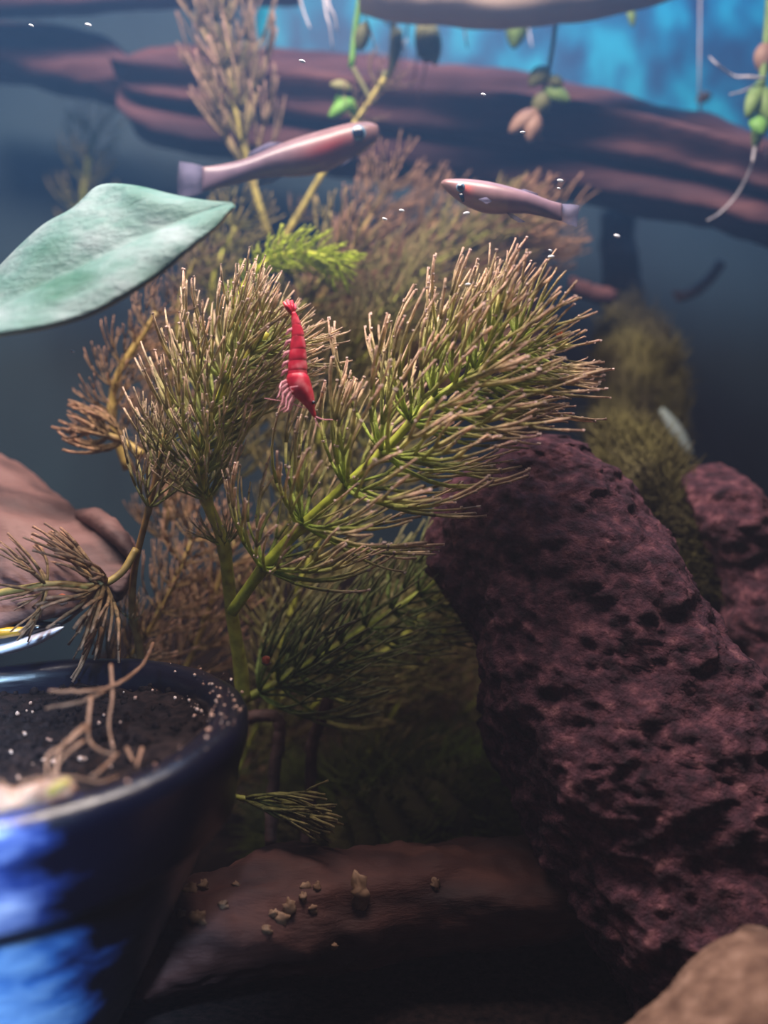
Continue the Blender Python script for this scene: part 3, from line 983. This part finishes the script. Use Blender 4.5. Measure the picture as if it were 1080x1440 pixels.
plug = thing('root_tangle', P(40, 1125, D(11.6)), 'tangle of bleached orange roots on the soil of the blue pot', 'roots')
ROOTS = [[(215, 905, 15.5), (200, 935, 14.5), (165, 962, 13.6), (125, 972, 13.2), (68, 972, 13)], [(165, 962, 13.6), (120, 985, 13.2), (64, 996, 13)],
         [(156, 935, 13.8), (158, 980, 13.4), (153, 1020, 13.2), (160, 1056, 13)], [(128, 980, 13.2), (124, 1035, 12.8), (140, 1055, 12.6), (165, 1062, 12.6)],
         [(125, 1020, 12.8), (90, 1048, 12.4), (68, 1062, 12.2), (66, 1088, 12)], [(118, 1042, 12.6), (92, 1062, 12.3), (76, 1085, 12.1), (80, 1096, 12)],
         [(118, 1020, 12.8), (84, 1055, 12.3), (80, 1090, 12)], [(27, 1100, 11.8), (60, 1094, 11.8), (100, 1093, 11.9), (140, 1100, 12.1), (165, 1092, 12.4)],
         [(178, 1052, 12.9), (188, 1072, 12.7)], [(165, 1060, 12.8), (140, 1085, 12.3), (128, 1092, 12.2)], [(200, 1052, 13), (192, 1078, 12.6)],
         [(0, 1098, 11.6), (16, 1118, 11.5), (24, 1148, 11.4)], [(60, 1095, 11.8), (30, 1125, 11.5), (24, 1140, 11.4)]]
for pts in ROOTS:
    mb = MB()
    q = [P(p[0], p[1], D(p[2])) for p in pts]
    n = 7 * (len(q) - 1)
    mb.tube([catmull(q, i / n) + Vector((0, 0, 0.03 * noise.noise(Vector((i * .9, pts[0][0], 1))))) for i in range(n + 1)],
            [px2cm(2.5, D(pts[0][2])) * (1.1 - 0.4 * i / n) * (1 + .3 * noise.noise(Vector((i * 1.7, 2, pts[0][1])))) for i in range(n + 1)], 6)
    mb.build('root', M['root'], plug)
mb = loft([(-60, 1108, -60, 1170, D(11.6), .4), (0, 1108, 0, 1154, D(11.6), .5), (40, 1104, 40, 1142, D(11.7), .5), (75, 1098, 78, 1130, D(11.9), .45), (100, 1104, 104, 1120, D(12.1), .25)], 40, 30,
          lambda q, tt, w: 0.16 * fbm(q, 2.6, 4))
mb.build('fibre_plug', mat('pink_fibre', [(0.3, (0.18, 0.09, 0.06)), (0.7, (0.48, 0.30, 0.22))], 5, rough=0.8), plug)
mb = MB()
mb.tube([P(68, 1118, D(11.4)), P(82, 1106, D(11.45)), P(98, 1098, D(11.5))], [0.06, 0.075, 0.05], 6)
mb.build('cut_stem', mat('yellow_stem', [(0.3, (0.34, 0.22, 0.05)), (0.7, (0.48, 0.36, 0.12))], 3, rough=0.4), plug)


# ------------------------------------------------------------------ fish
def fan_fin(mb, pts):
    """pts: outline polygon of a fin as 3D points; thin lens with a little thickness."""
    c = sum(pts, Vector()) / len(pts)
    V = VIEW() * 0.015
    n = len(pts)
    mb.add([p for p in pts] + [c - V, c + V], [(i, (i + 1) % n, n) for i in range(n)] + [((i + 1) % n, i, n + 1) for i in range(n)])


def fish_small():
    d = 21.0
    rows = [(620.5, 256, 259), (624, 253.4, 264), (630, 252.4, 270), (645, 252.4, 282), (660, 253, 291), (680, 255, 298.5), (700, 259, 300.5), (720, 264, 300), (740, 270, 300),
            (760, 277, 303.5), (775, 282.5, 307.5), (790, 286, 311)]
    th = [.02, .1, .17, .26, .30, .31, .29, .25, .2, .15, .1, .05]
    root = thing('small_fish', P(700, 300, d), 'small pink fish with dark eye facing the left, in open water', 'fish')

    def colf(q, t, w):
        v = (1 - math.cos(w)) / 2
        c = lerp((0.40, 0.22, 0.21), (0.22, 0.14, 0.19), min(1, t * 1.2))
        c = lerp(c, (0.36, 0.24, 0.27), 0.5 * g(v, 0.0, 0.2))
        c = lerp(c, (0.40, 0.27, 0.20), 0.6 * g(v, 0.85, 0.25) * (1 if t < .6 else .3))
        return lerp(c, (0.85, 0.18, 0.16), 0.8 * g(t, 0.33, 0.045) * g(v, 0.52, 0.2))
    loft([(x, a, x, b, d, h) for (x, a, b), h in zip(rows, th)], 60, 28, None, colf=colf).build('body', M['fish'], root)
    e = MB()
    e.ball(P(648, 263.5, d - .26), (0.09, 0.05, 0.09), 14, 10)
    eye = e.build('eye', M['eye_ring'], root)
    e = MB()
    e.ball(P(647.3, 263.5, d - .29), (0.062, 0.05, 0.062), 12, 8)
    e.build('pupil', M['eye_dark'], eye)
    e = MB()
    e.tube([P(648, 272, d - .25), P(650, 278, d - .25), P(652, 284, d - .22)], [0.045, 0.04, 0.02], 6)
    e.build('cheek_mark', M['eye_dark'], root)
    f = MB(); fan_fin(f, [P(787, 286.5, d), P(801, 287, d), P(815, 288.5, d + .05), P(813, 304, d + .08), P(811, 319, d + .05), P(798, 315, d), P(787, 310, d)]); f.build('tail_fin', M['fin'], root)
    f = MB(); fan_fin(f, [P(712, 299, d - .05), P(722, 301, d - .1), P(739, 312, d - .15), P(730, 313, d - .15), P(719, 307, d - .1)]); f.build('anal_fin', M['fin'], root)
    f = MB(); fan_fin(f, [P(726, 266.5, d), P(738, 266, d), P(756, 272, d), P(757, 276.5, d), P(742, 271, d)]); f.build('dorsal_fin', M['fin'], root)
    f = MB(); fan_fin(f, [P(672, 280, d - .32), P(684, 277, d - .4), P(692, 283, d - .42), P(684, 287, d - .38)]); f.build('pectoral_fin', M['fin'], root)


def fish_big():
    d = 23.6
    rows = [(533, 181, 189), (530, 176, 197), (520, 173, 206), (505, 173, 218), (485, 176.5, 227), (460, 183, 239), (435, 190, 246), (410, 198, 248), (385, 208, 248), (360, 219, 252), (335, 227, 258), (310, 232, 264),
            (285, 235, 269)]
    th = [.03, .14, .26, .36, .42, .44, .42, .38, .32, .26, .2, .14, .06]
    root = thing('large_fish', P(420, 248, d), 'larger pale pink fish with reddish belly in front of the hornwort plume', 'fish')

    def colf(q, t, w):
        v = (1 - math.cos(w)) / 2
        c = lerp((0.23, 0.13, 0.125), (0.17, 0.12, 0.17), min(1, max(0, t - .2) * 1.6))
        c = lerp(c, (0.38, 0.25, 0.26), 0.6 * g(v, 0.02, 0.12))
        c = lerp(c, (0.24, 0.03, 0.03), 0.9 * g(t, 0.40, 0.13) * g(v, 0.66, 0.26))
        return lerp(c, (0.10, 0.06, 0.07), 0.6 * g(t, 0.23, 0.05) * g(v, 0.35, 0.25))
    loft([(x, a, x, b, d, h) for (x, a, b), h in zip(rows, th)], 66, 28, None, colf=colf).build('body', M['fish'], root)
    e = MB(); e.ball(P(504, 187, d - .36), (0.16, 0.07, 0.16), 14, 10); eye = e.build('eye', M['eye_ring'], root)
    e = MB(); e.ball(P(504, 187, d - .40), (0.125, 0.06, 0.125), 12, 8); e.build('pupil', M['eye_dark'], eye)
    f = MB(); fan_fin(f, [P(290, 235, d), P(272, 230, d), P(252, 227, d + .05), P(249, 252, d + .1), P(250, 280, d + .05), P(270, 276, d), P(290, 269, d)]); f.build('tail_fin', M['fin'], root)
    f = MB(); fan_fin(f, [P(505, 219, d - .1), P(490, 228, d - .2), P(478, 236, d - .25), P(486, 226, d - .2), P(498, 219, d - .1)]); f.build('pelvic_fin', M['fin'], root)
    f = MB(); fan_fin(f, [P(400, 200, d), P(378, 200, d), P(350, 214, d), P(346, 223, d), P(370, 213, d)]); f.build('dorsal_fin', M['fin'], root)
    f = MB(); fan_fin(f, [P(400, 247, d), P(382, 258, d), P(362, 262, d), P(366, 251, d)]); f.build('anal_fin', M['fin'], root)


fish_small()
fish_big()

# ------------------------------------------------------------------ shrimp
sd = 18.9
sh = thing('red_shrimp', P(405, 520, sd), 'bright red shrimp hanging head down from the tan hornwort head', 'shrimp')
SEG = [(440, 409, 416), (456, 410, 423), (472, 409.5, 427.5), (490, 407, 430), (506, 405.5, 431), (520, 404.5, 432), (533, 404, 432)]
for (y0, l0, r0), (y1, l1, r1) in zip(SEG, SEG[1:]):
    k0, k1 = px2cm((r0 - l0) / 2, sd) * .8, px2cm((r1 - l1) / 2, sd) * .8
    ym = (y0 + y1) / 2
    loft([(l0 + 1, y0, r0 - 1, y0 - 2, sd, k0 * .96), ((l0 + l1) / 2, ym, (r0 + r1) / 2 + .3, ym - 2, sd, (k0 + k1) / 2), (l1 + .2, y1 + 1, r1 + .5, y1 - 1, sd, k1 * 1.0), (l1 + 1.5, y1 + 4, r1 - 1.5, y1 + 2, sd, k1 * .88)], 12, 20).build('abdomen_segment', M['shrimp'], sh)
car = loft([(404, 527, 431, 525, sd, .16), (402.5, 533, 435, 531, sd, .19), (404, 543, 438, 541, sd, .2), (409, 553, 441, 553, sd, .18), (420, 563, 443, 566, sd, .13), (431, 574, 443, 576, sd, .07),
            (440, 586, 444, 587, sd, .02)], 34, 22).build('carapace', M['shrimp'], sh)
mb = MB(); mb.tube([P(440, 575, sd), P(442.5, 582, sd), P(445, 590, sd)], [0.03, 0.022, 0.006], 5); mb.build('rostrum', M['shrimp'], car)
for dy in (-.11, .11):
    mb = MB(); mb.ball(P(441, 566, sd + dy), 0.034, 10, 8); mb.build('eye', M['eye_dark'], sh)
for tip, off in (((399, 424), -.08), ((404, 421), 0), ((410, 422), 0.05), ((415, 427), .1)):
    mb = MB(); a, b = P(411, 443, sd), P(*tip, sd + off)
    m_ = (a + b) / 2
    s_ = Vector((0.05, 0, 0.01))
    fan_fin(mb, [a - s_ * .5, m_ - s_, b - s_ * .4, b + s_ * .4, m_ + s_, a + s_ * .5])
    mb.build('tail_fan_blade', M['shrimp'], sh)
LEGS = [[(406, 540), (397, 546), (394, 556), (391, 560)], [(408, 546), (400, 553), (399, 566), (392, 574)], [(411, 551), (405, 560), (404, 572), (396, 578)], [(415, 556), (409, 566), (407, 576), (400, 580)],
        [(418, 548), (412, 551), (410, 545), (421, 543)], [(405, 535), (398, 538), (395, 545), (398, 549)]]
for k, L_ in enumerate(LEGS):
    for dy in (-.1, .1):
        mb = MB()
        mb.tube([P(x + 2 * dy * 10, y, sd + dy * (1 + .5 * i)) for i, (x, y) in enumerate(L_)], [0.024, 0.019, 0.015, 0.008], 5)
        mb.build('walking_leg', M['shrimp_leg'], sh)
for k, (y, x) in enumerate([(462, 411), (478, 409), (494, 406), (508, 405), (520, 404)]):
    mb = MB()
    mb.tube([P(x + 2, y, sd), P(x - 5, y + 3, sd - .03), P(x - 9, y + 9, sd - .04)], [0.04, 0.035, 0.012], 5)
    mb.build('swimmeret', M['shrimp_leg'], sh)
for pts in ([(444, 586), (455, 590), (466, 590), (478, 592)], [(430, 574), (405, 566), (390, 563), (372, 560)], [(443, 588), (446, 596), (452, 603)]):
    mb = MB(); q = [P(x, y, sd - .1) for x, y in pts]
    mb.tube([catmull(q, i / 9) for i in range(10)], [0.012 * (1 - .6 * i / 9) for i in range(10)], 4); mb.build('antenna', M['shrimp_leg'], sh)

# ------------------------------------------------------------------ shell above the pot
sd2 = 20.6
shl = thing('clam_shell', P(20, 920, sd2), 'glossy gold and white shell above the rear rim of the blue pot', 'shell')
loft([(90, 881, 89, 884, sd2, .04), (80, 882, 78, 893, sd2, .16), (60, 888, 55, 906, sd2, .26), (35, 896, 30, 915, sd2, .32), (5, 905, 2, 922, sd2, .34), (-30, 908, -32, 926, sd2, .34), (-70, 900, -72, 918, sd2, .2)],
     30, 22).build('lower_valve', M['shell_white'], shl)
loft([(88, 876, 86, 882, sd2 + .15, .05), (70, 874, 68, 888, sd2 + .15, .18), (45, 873, 42, 897, sd2 + .15, .26), (15, 876, 12, 906, sd2 + .15, .3), (-20, 878, -22, 912, sd2 + .15, .3), (-68, 886, -70, 908, sd2 + .15, .18)],
     30, 22).build('hinge_flesh', M['eye_dark'], shl)
loft([(38, 882, 34, 892, sd2 - .1, .1), (20, 881, 16, 896, sd2 - .1, .16), (-10, 882, -12, 900, sd2 - .1, .18), (-60, 888, -62, 902, sd2 - .1, .1)], 20, 16).build('upper_valve', M['shell_gold'], shl)

# ------------------------------------------------------------------ floating plants hanging from the surface
def blade(mb, a, b, width, bend=0.0, n=8):
    """a thin leaf with a fold, from a to b"""
    a, b = Vector(a), Vector(b)
    t = (b - a)
    side = t.cross(VIEW())
    side.normalize()
    v, f = [], []
    for i in range(n + 1):
        s = i / n
        w = width * math.sin(math.pi * (0.08 + 0.9 * s)) ** 0.7
        c = a + t * s - VIEW() * bend * math.sin(math.pi * s)
        for k in (-1, 0, 1):
            v.append(c + side * w * k + VIEW() * (0.25 * w * abs(k)))
        for k in (-1, 0, 1):
            v.append(c + side * w * k * 0.96 + VIEW() * (0.25 * w * abs(k) + 0.02))
    for i in range(n):
        o = i * 6
        f += [(o, o + 6, o + 7, o + 1), (o + 1, o + 7, o + 8, o + 2), (o + 3, o + 4, o + 10, o + 9), (o + 4, o + 5, o + 11, o + 10), (o, o + 3, o + 9, o + 6), (o + 2, o + 8, o + 11, o + 5)]
    f += [(0, 1, 4, 3), (1, 2, 5, 4), (n * 6, n * 6 + 3, n * 6 + 4, n * 6 + 1), (n * 6 + 1, n * 6 + 4, n * 6 + 5, n * 6 + 2)]
    mb.add(v, f)


def hanging(label, d, stems, leaves, roots):
    d += 3.0
    root = thing('floating_plant', P(*stems[0][0][0], d), label, 'floating plant')
    for pts, w, mk in stems:
        mb = MB(); q = [P(x, y, d) for x, y in pts]
        mb.tube([catmull(q, i / 12) for i in range(13)], px2cm(w / 2, d), 6); mb.build('stem', M[mk], root)
    for a, b, w, mk in leaves:
        mb = MB(); blade(mb, P(*a, d - .1), P(*b, d + rng.uniform(-.3, .2)), px2cm(w / 2, d), 0.1); mb.build('leaf', M[mk], root)
    for pts, w, mk in roots:
        mb = MB(); q = [P(x, y, d + rng.uniform(-.3, .3)) for x, y in pts]
        mb.tube([catmull(q, i / 12) for i in range(13)], [px2cm(w / 2, d) * (1 - .5 * i / 12) for i in range(13)], 5); mb.build('root', M[mk], root)


hanging('floating plant with lime leaf clump and bright stem above the large fish head', 23.5,
        [([(512, -60), (506, 0), (500, 40), (494, 95)], 9, 'lime_leaf'), ([(496, 95), (510, 120), (524, 146)], 7, 'olive_leaf'), ([(524, 146), (534, 125), (542, 100)], 8, 'olive_leaf')],
        [((494, 125), (464, 118), 16, 'olive_leaf'), ((496, 140), (462, 165), 20, 'lime_leaf'), ((490, 138), (500, 168), 16, 'lime_leaf'), ((486, 135), (470, 150), 18, 'lime_leaf'), ((505, 70), (515, 30), 22, 'olive_leaf')],
        [([(456, -40), (462, 5), (470, 22), (474, 45)], 5, 'root_white'), ([(452, -40), (458, 15), (464, 38), (468, 70)], 4, 'root_white'), ([(415, -30), (425, 10), (436, 40)], 4, 'root_white'),
         ([(505, 5), (520, 40), (530, 80)], 3, 'root')])
hanging('floating plant with brown leaf bases and a veil of trailing roots at top centre', 24.5,
        [([(560, -60), (555, 0), (552, 60), (548, 110)], 8, 'olive_leaf'), ([(608, -60), (604, 0), (602, 50), (600, 85)], 18, 'olive_leaf')],
        [((545, -40), (546, 30), 44, 'brown_leaf'), ((528, -30), (534, 26), 30, 'brown_leaf'), ((606, 30), (612, 92), 24, 'olive_leaf'), ((598, 20), (590, 80), 22, 'olive_leaf'), ((562, 40), (552, 100), 16, 'olive_leaf'),
         ((668, -30), (686, 30), 34, 'brown_leaf'), ((655, -40), (664, 22), 24, 'brown_leaf')],
        [([(574, -20), (574, 20), (572, 55)], 5, 'root'), ([(555, 30), (562, 50), (570, 70), (560, 100)], 3.5, 'root_white'), ([(572, 55), (560, 80), (553, 100)], 3.5, 'root_white'),
         ([(590, 30), (585, 90), (578, 130)], 3, 'root'), ([(650, -20), (652, 20), (654, 45), (657, 68)], 4.5, 'root_white'), ([(630, -20), (632, 15), (634, 30)], 3, 'root'), ([(600, 80), (596, 110), (586, 140)], 3, 'root'),
         ([(535, 20), (545, 35), (552, 32)], 3, 'root_white')])
hanging('hanging plantlet with drooping olive leaves in front of the arched log', 24,
        [([(785, -60), (782, 20), (778, 60), (770, 105), (762, 140)], 6, 'olive_leaf')],
        [((772, 95), (744, 120), 26, 'olive_leaf'), ((768, 125), (802, 142), 22, 'green_leaf'), ((768, 130), (752, 165), 26, 'olive_leaf'), ((756, 155), (716, 186), 26, 'brown_leaf'), ((755, 160), (744, 200), 24, 'brown_leaf'),
         ((770, 110), (792, 120), 18, 'olive_leaf')],
        [([(760, 165), (758, 185), (762, 198)], 3, 'root')])
hanging('single green leaf with a white root hanging below the pale branch', 25,
        [([(730, -60), (728, 0), (726, 30)], 5, 'green_leaf')], [((730, 20), (722, 68), 30, 'green_leaf'), ((884, 5), (890, 38), 12, 'green_leaf')],
        [([(742, 20), (744, 45), (748, 66)], 4, 'root_white')])
hanging('green floating plant at the right edge trailing long pale roots', 23,
        [([(1085, -40), (1078, 60), (1072, 120), (1066, 200)], 12, 'green_leaf')],
        [((1078, 60), (1074, 105), 34, 'brown_leaf'), ((1072, 115), (1050, 165), 26, 'green_leaf'), ((1072, 120), (1084, 170), 30, 'green_leaf'), ((1064, 160), (1072, 190), 30, 'lime_leaf'), ((1064, 170), (1062, 212), 16, 'green_leaf')],
        [([(1076, 110), (1050, 108), (1032, 107), (1010, 92), (998, 80)], 5, 'root_white'), ([(1066, 118), (1045, 128), (1026, 133)], 4, 'root_white'), ([(1062, 205), (1056, 235), (1038, 272), (1012, 300), (995, 310)], 5, 'root_white'),
         ([(1076, 180), (1078, 225)], 3, 'root_white')])
hanging('short bent white root hanging before the right part of the arched log', 26,
        [([(985, -60), (984, 60), (983, 138)], 2.5, 'root_white')], [((980, 142), (1000, 132), 16, 'brown_leaf')], [([(983, 138), (984, 155), (978, 172)], 6, 'root_white')])


# ------------------------------------------------------------------ moss
def moss(name, label, stations, matk, n, length, ring=30, rows=40, seed=1):
    rnd = random.Random(seed)
    mb = loft(stations, rows, ring, lambda q, t, w: 0.3 * fbm(q, 0.7, 4))
    root = thing(name, mb.v[0], label, 'moss')
    mb.build('mound', M['moss_brown'], root)
    fz = MB()
    nv = rows * ring
    cen = sum(mb.v, Vector()) / len(mb.v)
    for k in range(n):
        i = rnd.randrange(nv)
        p = mb.v[i]
        o = (p - cen)
        o.normalize()
        o = (o + Vector((rnd.uniform(-.8, .8), rnd.uniform(-.8, .8), rnd.uniform(-.3, 1.0)))).normalized()
        L = length * rnd.uniform(.4, 1.1)
        b = Vector((rnd.uniform(-.4, .4), rnd.uniform(-.4, .4), rnd.uniform(-.2, .4))) * L
        fz.tube([p, p + o * L * .5, p + o * L + b], [0.02, 0.018, 0.006], 4)
    fz.build('moss_strands', M[matk], root, kind='stuff')


moss('mossy_mound', 'dark green mossy mound behind the log, left of the large rock',
     [(430, 1090, 470, 1090, 26, .4), (400, 1110, 560, 1075, 26, 1.0), (380, 1160, 690, 1050, 26, 1.6), (370, 1230, 760, 1120, 26, 2.0), (370, 1290, 780, 1220, 26, 2.0)], 'moss', 4500, 0.8, seed=2)
moss('moss_clump', 'olive moss trailing down the cleft between the two lava rocks',
     [(845, 600, 900, 600, 25.5, .3), (840, 640, 930, 640, 25.4, .6), (870, 690, 960, 690, 25.2, .7), (915, 740, 985, 745, 25, .7), (950, 790, 1000, 800, 24.8, .5), (975, 830, 1005, 835, 24.6, .2)], 'moss_brown', 2500, 0.5, seed=3)
moss('moss_column', 'dim green moss column standing in the dark behind the rocks',
     [(860, 430, 900, 430, 30.5, .4), (840, 500, 950, 500, 30.5, .8), (830, 580, 960, 580, 30.5, 1), (830, 680, 960, 680, 30.5, 1), (830, 900, 960, 900, 30.5, 1)], 'moss_brown', 1500, 0.5, seed=4)

# ------------------------------------------------------------------ twigs and far bits
def twig(label, pts, d, w, mk='wood_dark', name='twig'):
    mb = MB(); q = [P(x, y, d) for x, y in pts]
    n = 8 * (len(q) - 1)
    mb.tube([catmull(q, i / n) + Vector((.05 * noise.noise(Vector((i * .5, d, 1))), 0, .05 * noise.noise(Vector((i * .5, d, 5))))) for i in range(n + 1)],
            [px2cm(w / 2, d) * (1 + .3 * noise.noise(Vector((i * .7, pts[0][0], 1)))) for i in range(n + 1)], 8)
    return tag(mb.build(name, M[mk]), label, 'twig')


twig('brown forked twig rising beside the blue pot below the stems', [(330, 1020), (362, 1008), (392, 1012), (392, 1050), (384, 1100), (380, 1190)], 22.6, 18, 'wood_pink')
twig('upright brown twig next to the forked one under the low green stem', [(470, 960), (452, 1010), (440, 1045), (436, 1120), (430, 1190)], 22.9, 18, 'wood_pink')
twig('broken pinkish twig in the dark water at the right', [(1015, 370), (990, 400), (965, 415), (950, 416)], 31, 16, 'wood_pink')
twig('stubby reddish twig end behind the bushy hornwort tip', [(800, 400), (830, 412), (862, 418)], 29.5, 26, 'wood_top')
mb = MB(); blade(mb, P(930, 575, 29), P(975, 642, 29), px2cm(9, 29), .1)
tag(mb.build('pale_leaf', M['vein']), 'narrow pale bluish leaf in the dark behind the lava rocks', 'leaf')

# ------------------------------------------------------------------ pebbles on the log, specks, orange snails
from mathutils.bvhtree import BVHTree


def cast(o, px, py):
    me = o.data
    tree = BVHTree.FromPolygons([(v.co + o.location) for v in me.vertices], [p.vertices for p in me.polygons])
    c = Vector((0, 0, CAM_Z)) * CM
    hit = tree.ray_cast(c, (P(px, py, 20) * CM - c).normalized())
    return hit[0] / CM if hit[0] else None


PEB = [(375, 1307, 7, 6), (396, 1291, 10, 8), (406, 1276, 9, 11), (384, 1284, 6, 5), (430, 1246, 7, 6), (505, 1254, 12, 20), (612, 1243, 6, 8), (268, 1252, 11, 12), (285, 1246, 7, 9), (440, 1278, 6, 5),
       (426, 1262, 5, 7), (314, 1272, 7, 5), (255, 1285, 6, 6), (332, 1244, 5, 5), (278, 1290, 12, 9), (446, 1248, 5, 8), (470, 1330, 5, 4)]
NAMES = ['round pebble lowest in the cluster on the fallen log', 'largest of the clustered pebbles on the fallen log', 'tall tan pebble at the top of the cluster on the fallen log',
         'small pebble at the left side of the cluster on the fallen log', 'left of two tiny pebbles high on the log above the cluster', 'upright tan pebble standing alone mid log',
         'small pale pebble farthest along the log toward the rock', 'broad pebble at the upper end of the log by the pot', 'small pebble next to the broad one by the pot',
         'small pebble right of the cluster on the fallen log', 'small pebble between the cluster and the two tiny ones above', 'single pebble between the pot and the pebble cluster',
         'pebble half hidden by the pot on the log', 'tiny pebble near the top edge of the log left of the cluster', 'chunky brown pebble low on the log beside the pot',
         'right of two tiny pebbles high on the log above the cluster', 'tiny pebble near the lower edge of the fallen log']
for (x, y, a, b), nm in zip(PEB, NAMES):
    h = cast(fallen, x, y)
    if h is None:
        continue
    d = (h - Vector((0, 0, CAM_Z))).length
    mb = MB()
    mb.ball(h - VIEW() * 0.02, (px2cm(a, d), px2cm((a + b) / 2, d) * .7, px2cm(b, d)), 12, 9, jitter=0.9)
    tag(mb.build('pebble', M['pebble']), nm or 'tiny pale pebble scattered on the dark fallen log', 'pebble', 'pale pebbles on the fallen log')

SPECKS = [(541, 308, 19, 4, 'lower left of two white specks between the fishes'), (565, 296, 19, 4, 'upper right of two white specks between the fishes'),
          (656, 300, 19, 5, 'white speck right under the head of the small fish'), (658, 400, 19, 4.5, 'white speck over the upright leaves of the bushy hornwort tip'),
          (775, 361, 19, 5, 'larger white speck below the tail of the small fish'), (774, 352, 19, 3, 'faint white speck just above the larger one below the small fish tail'),
          (788, 254, 20, 5, 'larger white speck above the tail of the small fish'), (786, 265, 20, 3, 'smaller white speck touching the tail of the small fish'),
          (425, 86, 20, 5, 'white speck before the arched log, above the large fish'), (124, 35, 21, 5, 'white speck above the broken end of the dark branch'),
          (44, 36, 20, 4, 'white speck nearest the upper left corner'), (735, 186, 20, 4, 'white speck beside the hanging plantlet with drooping leaves'),
          (102, 494, 18, 3, 'faint speck in the blue water under the broad pale leaf'), (680, 133, 20, 4, 'white speck before the arched log, above the small fish'),
          (868, 332, 22, 5, 'white speck under the arched log at the right')]
for x, y, d, r, lab in SPECKS:
    mb = MB()
    mb.ball(P(x, y, d), (px2cm(r, d), px2cm(r * .5, d), px2cm(r * .45, d)), 8, 6, rot=Matrix.Rotation(R(rng.uniform(-10, 30)), 3, 'Y'))
    tag(mb.build('drifting_speck', M['white']), lab, 'speck', 'white specks drifting in the water')


def snail(label, x, y, d, r):
    t = thing('snail', P(x, y, d), label, 'snail')
    mb = MB(); q = P(x, y, d)
    mb.ball(q, px2cm(r, d), 12, 9, jitter=.15)
    mb.ball(q + Vector((px2cm(r * .5, d), -.04, px2cm(r * .45, d))), px2cm(r * .6, d), 10, 7)
    mb.build('shell', M['orange'], t)
    mb = MB(); mb.tube([q - Vector((px2cm(r, d), 0, px2cm(r * .6, d))), q - Vector((0, 0, px2cm(r, d))), q + Vector((px2cm(r * 1.2, d), 0, -px2cm(r * .8, d)))], [.02, .05, .02], 6)
    mb.build('foot', M['brown_leaf'], t)


snail('small orange red snail under the arching stem by the driftwood', 87, 842, 19.6, 7)
snail('tiny red snail between the crossing hornwort stems', 374, 928, 20.6, 6)
snail('tiny orange snail among the bushy tip of the sharp green stem', 786, 470, 19.0, 4)
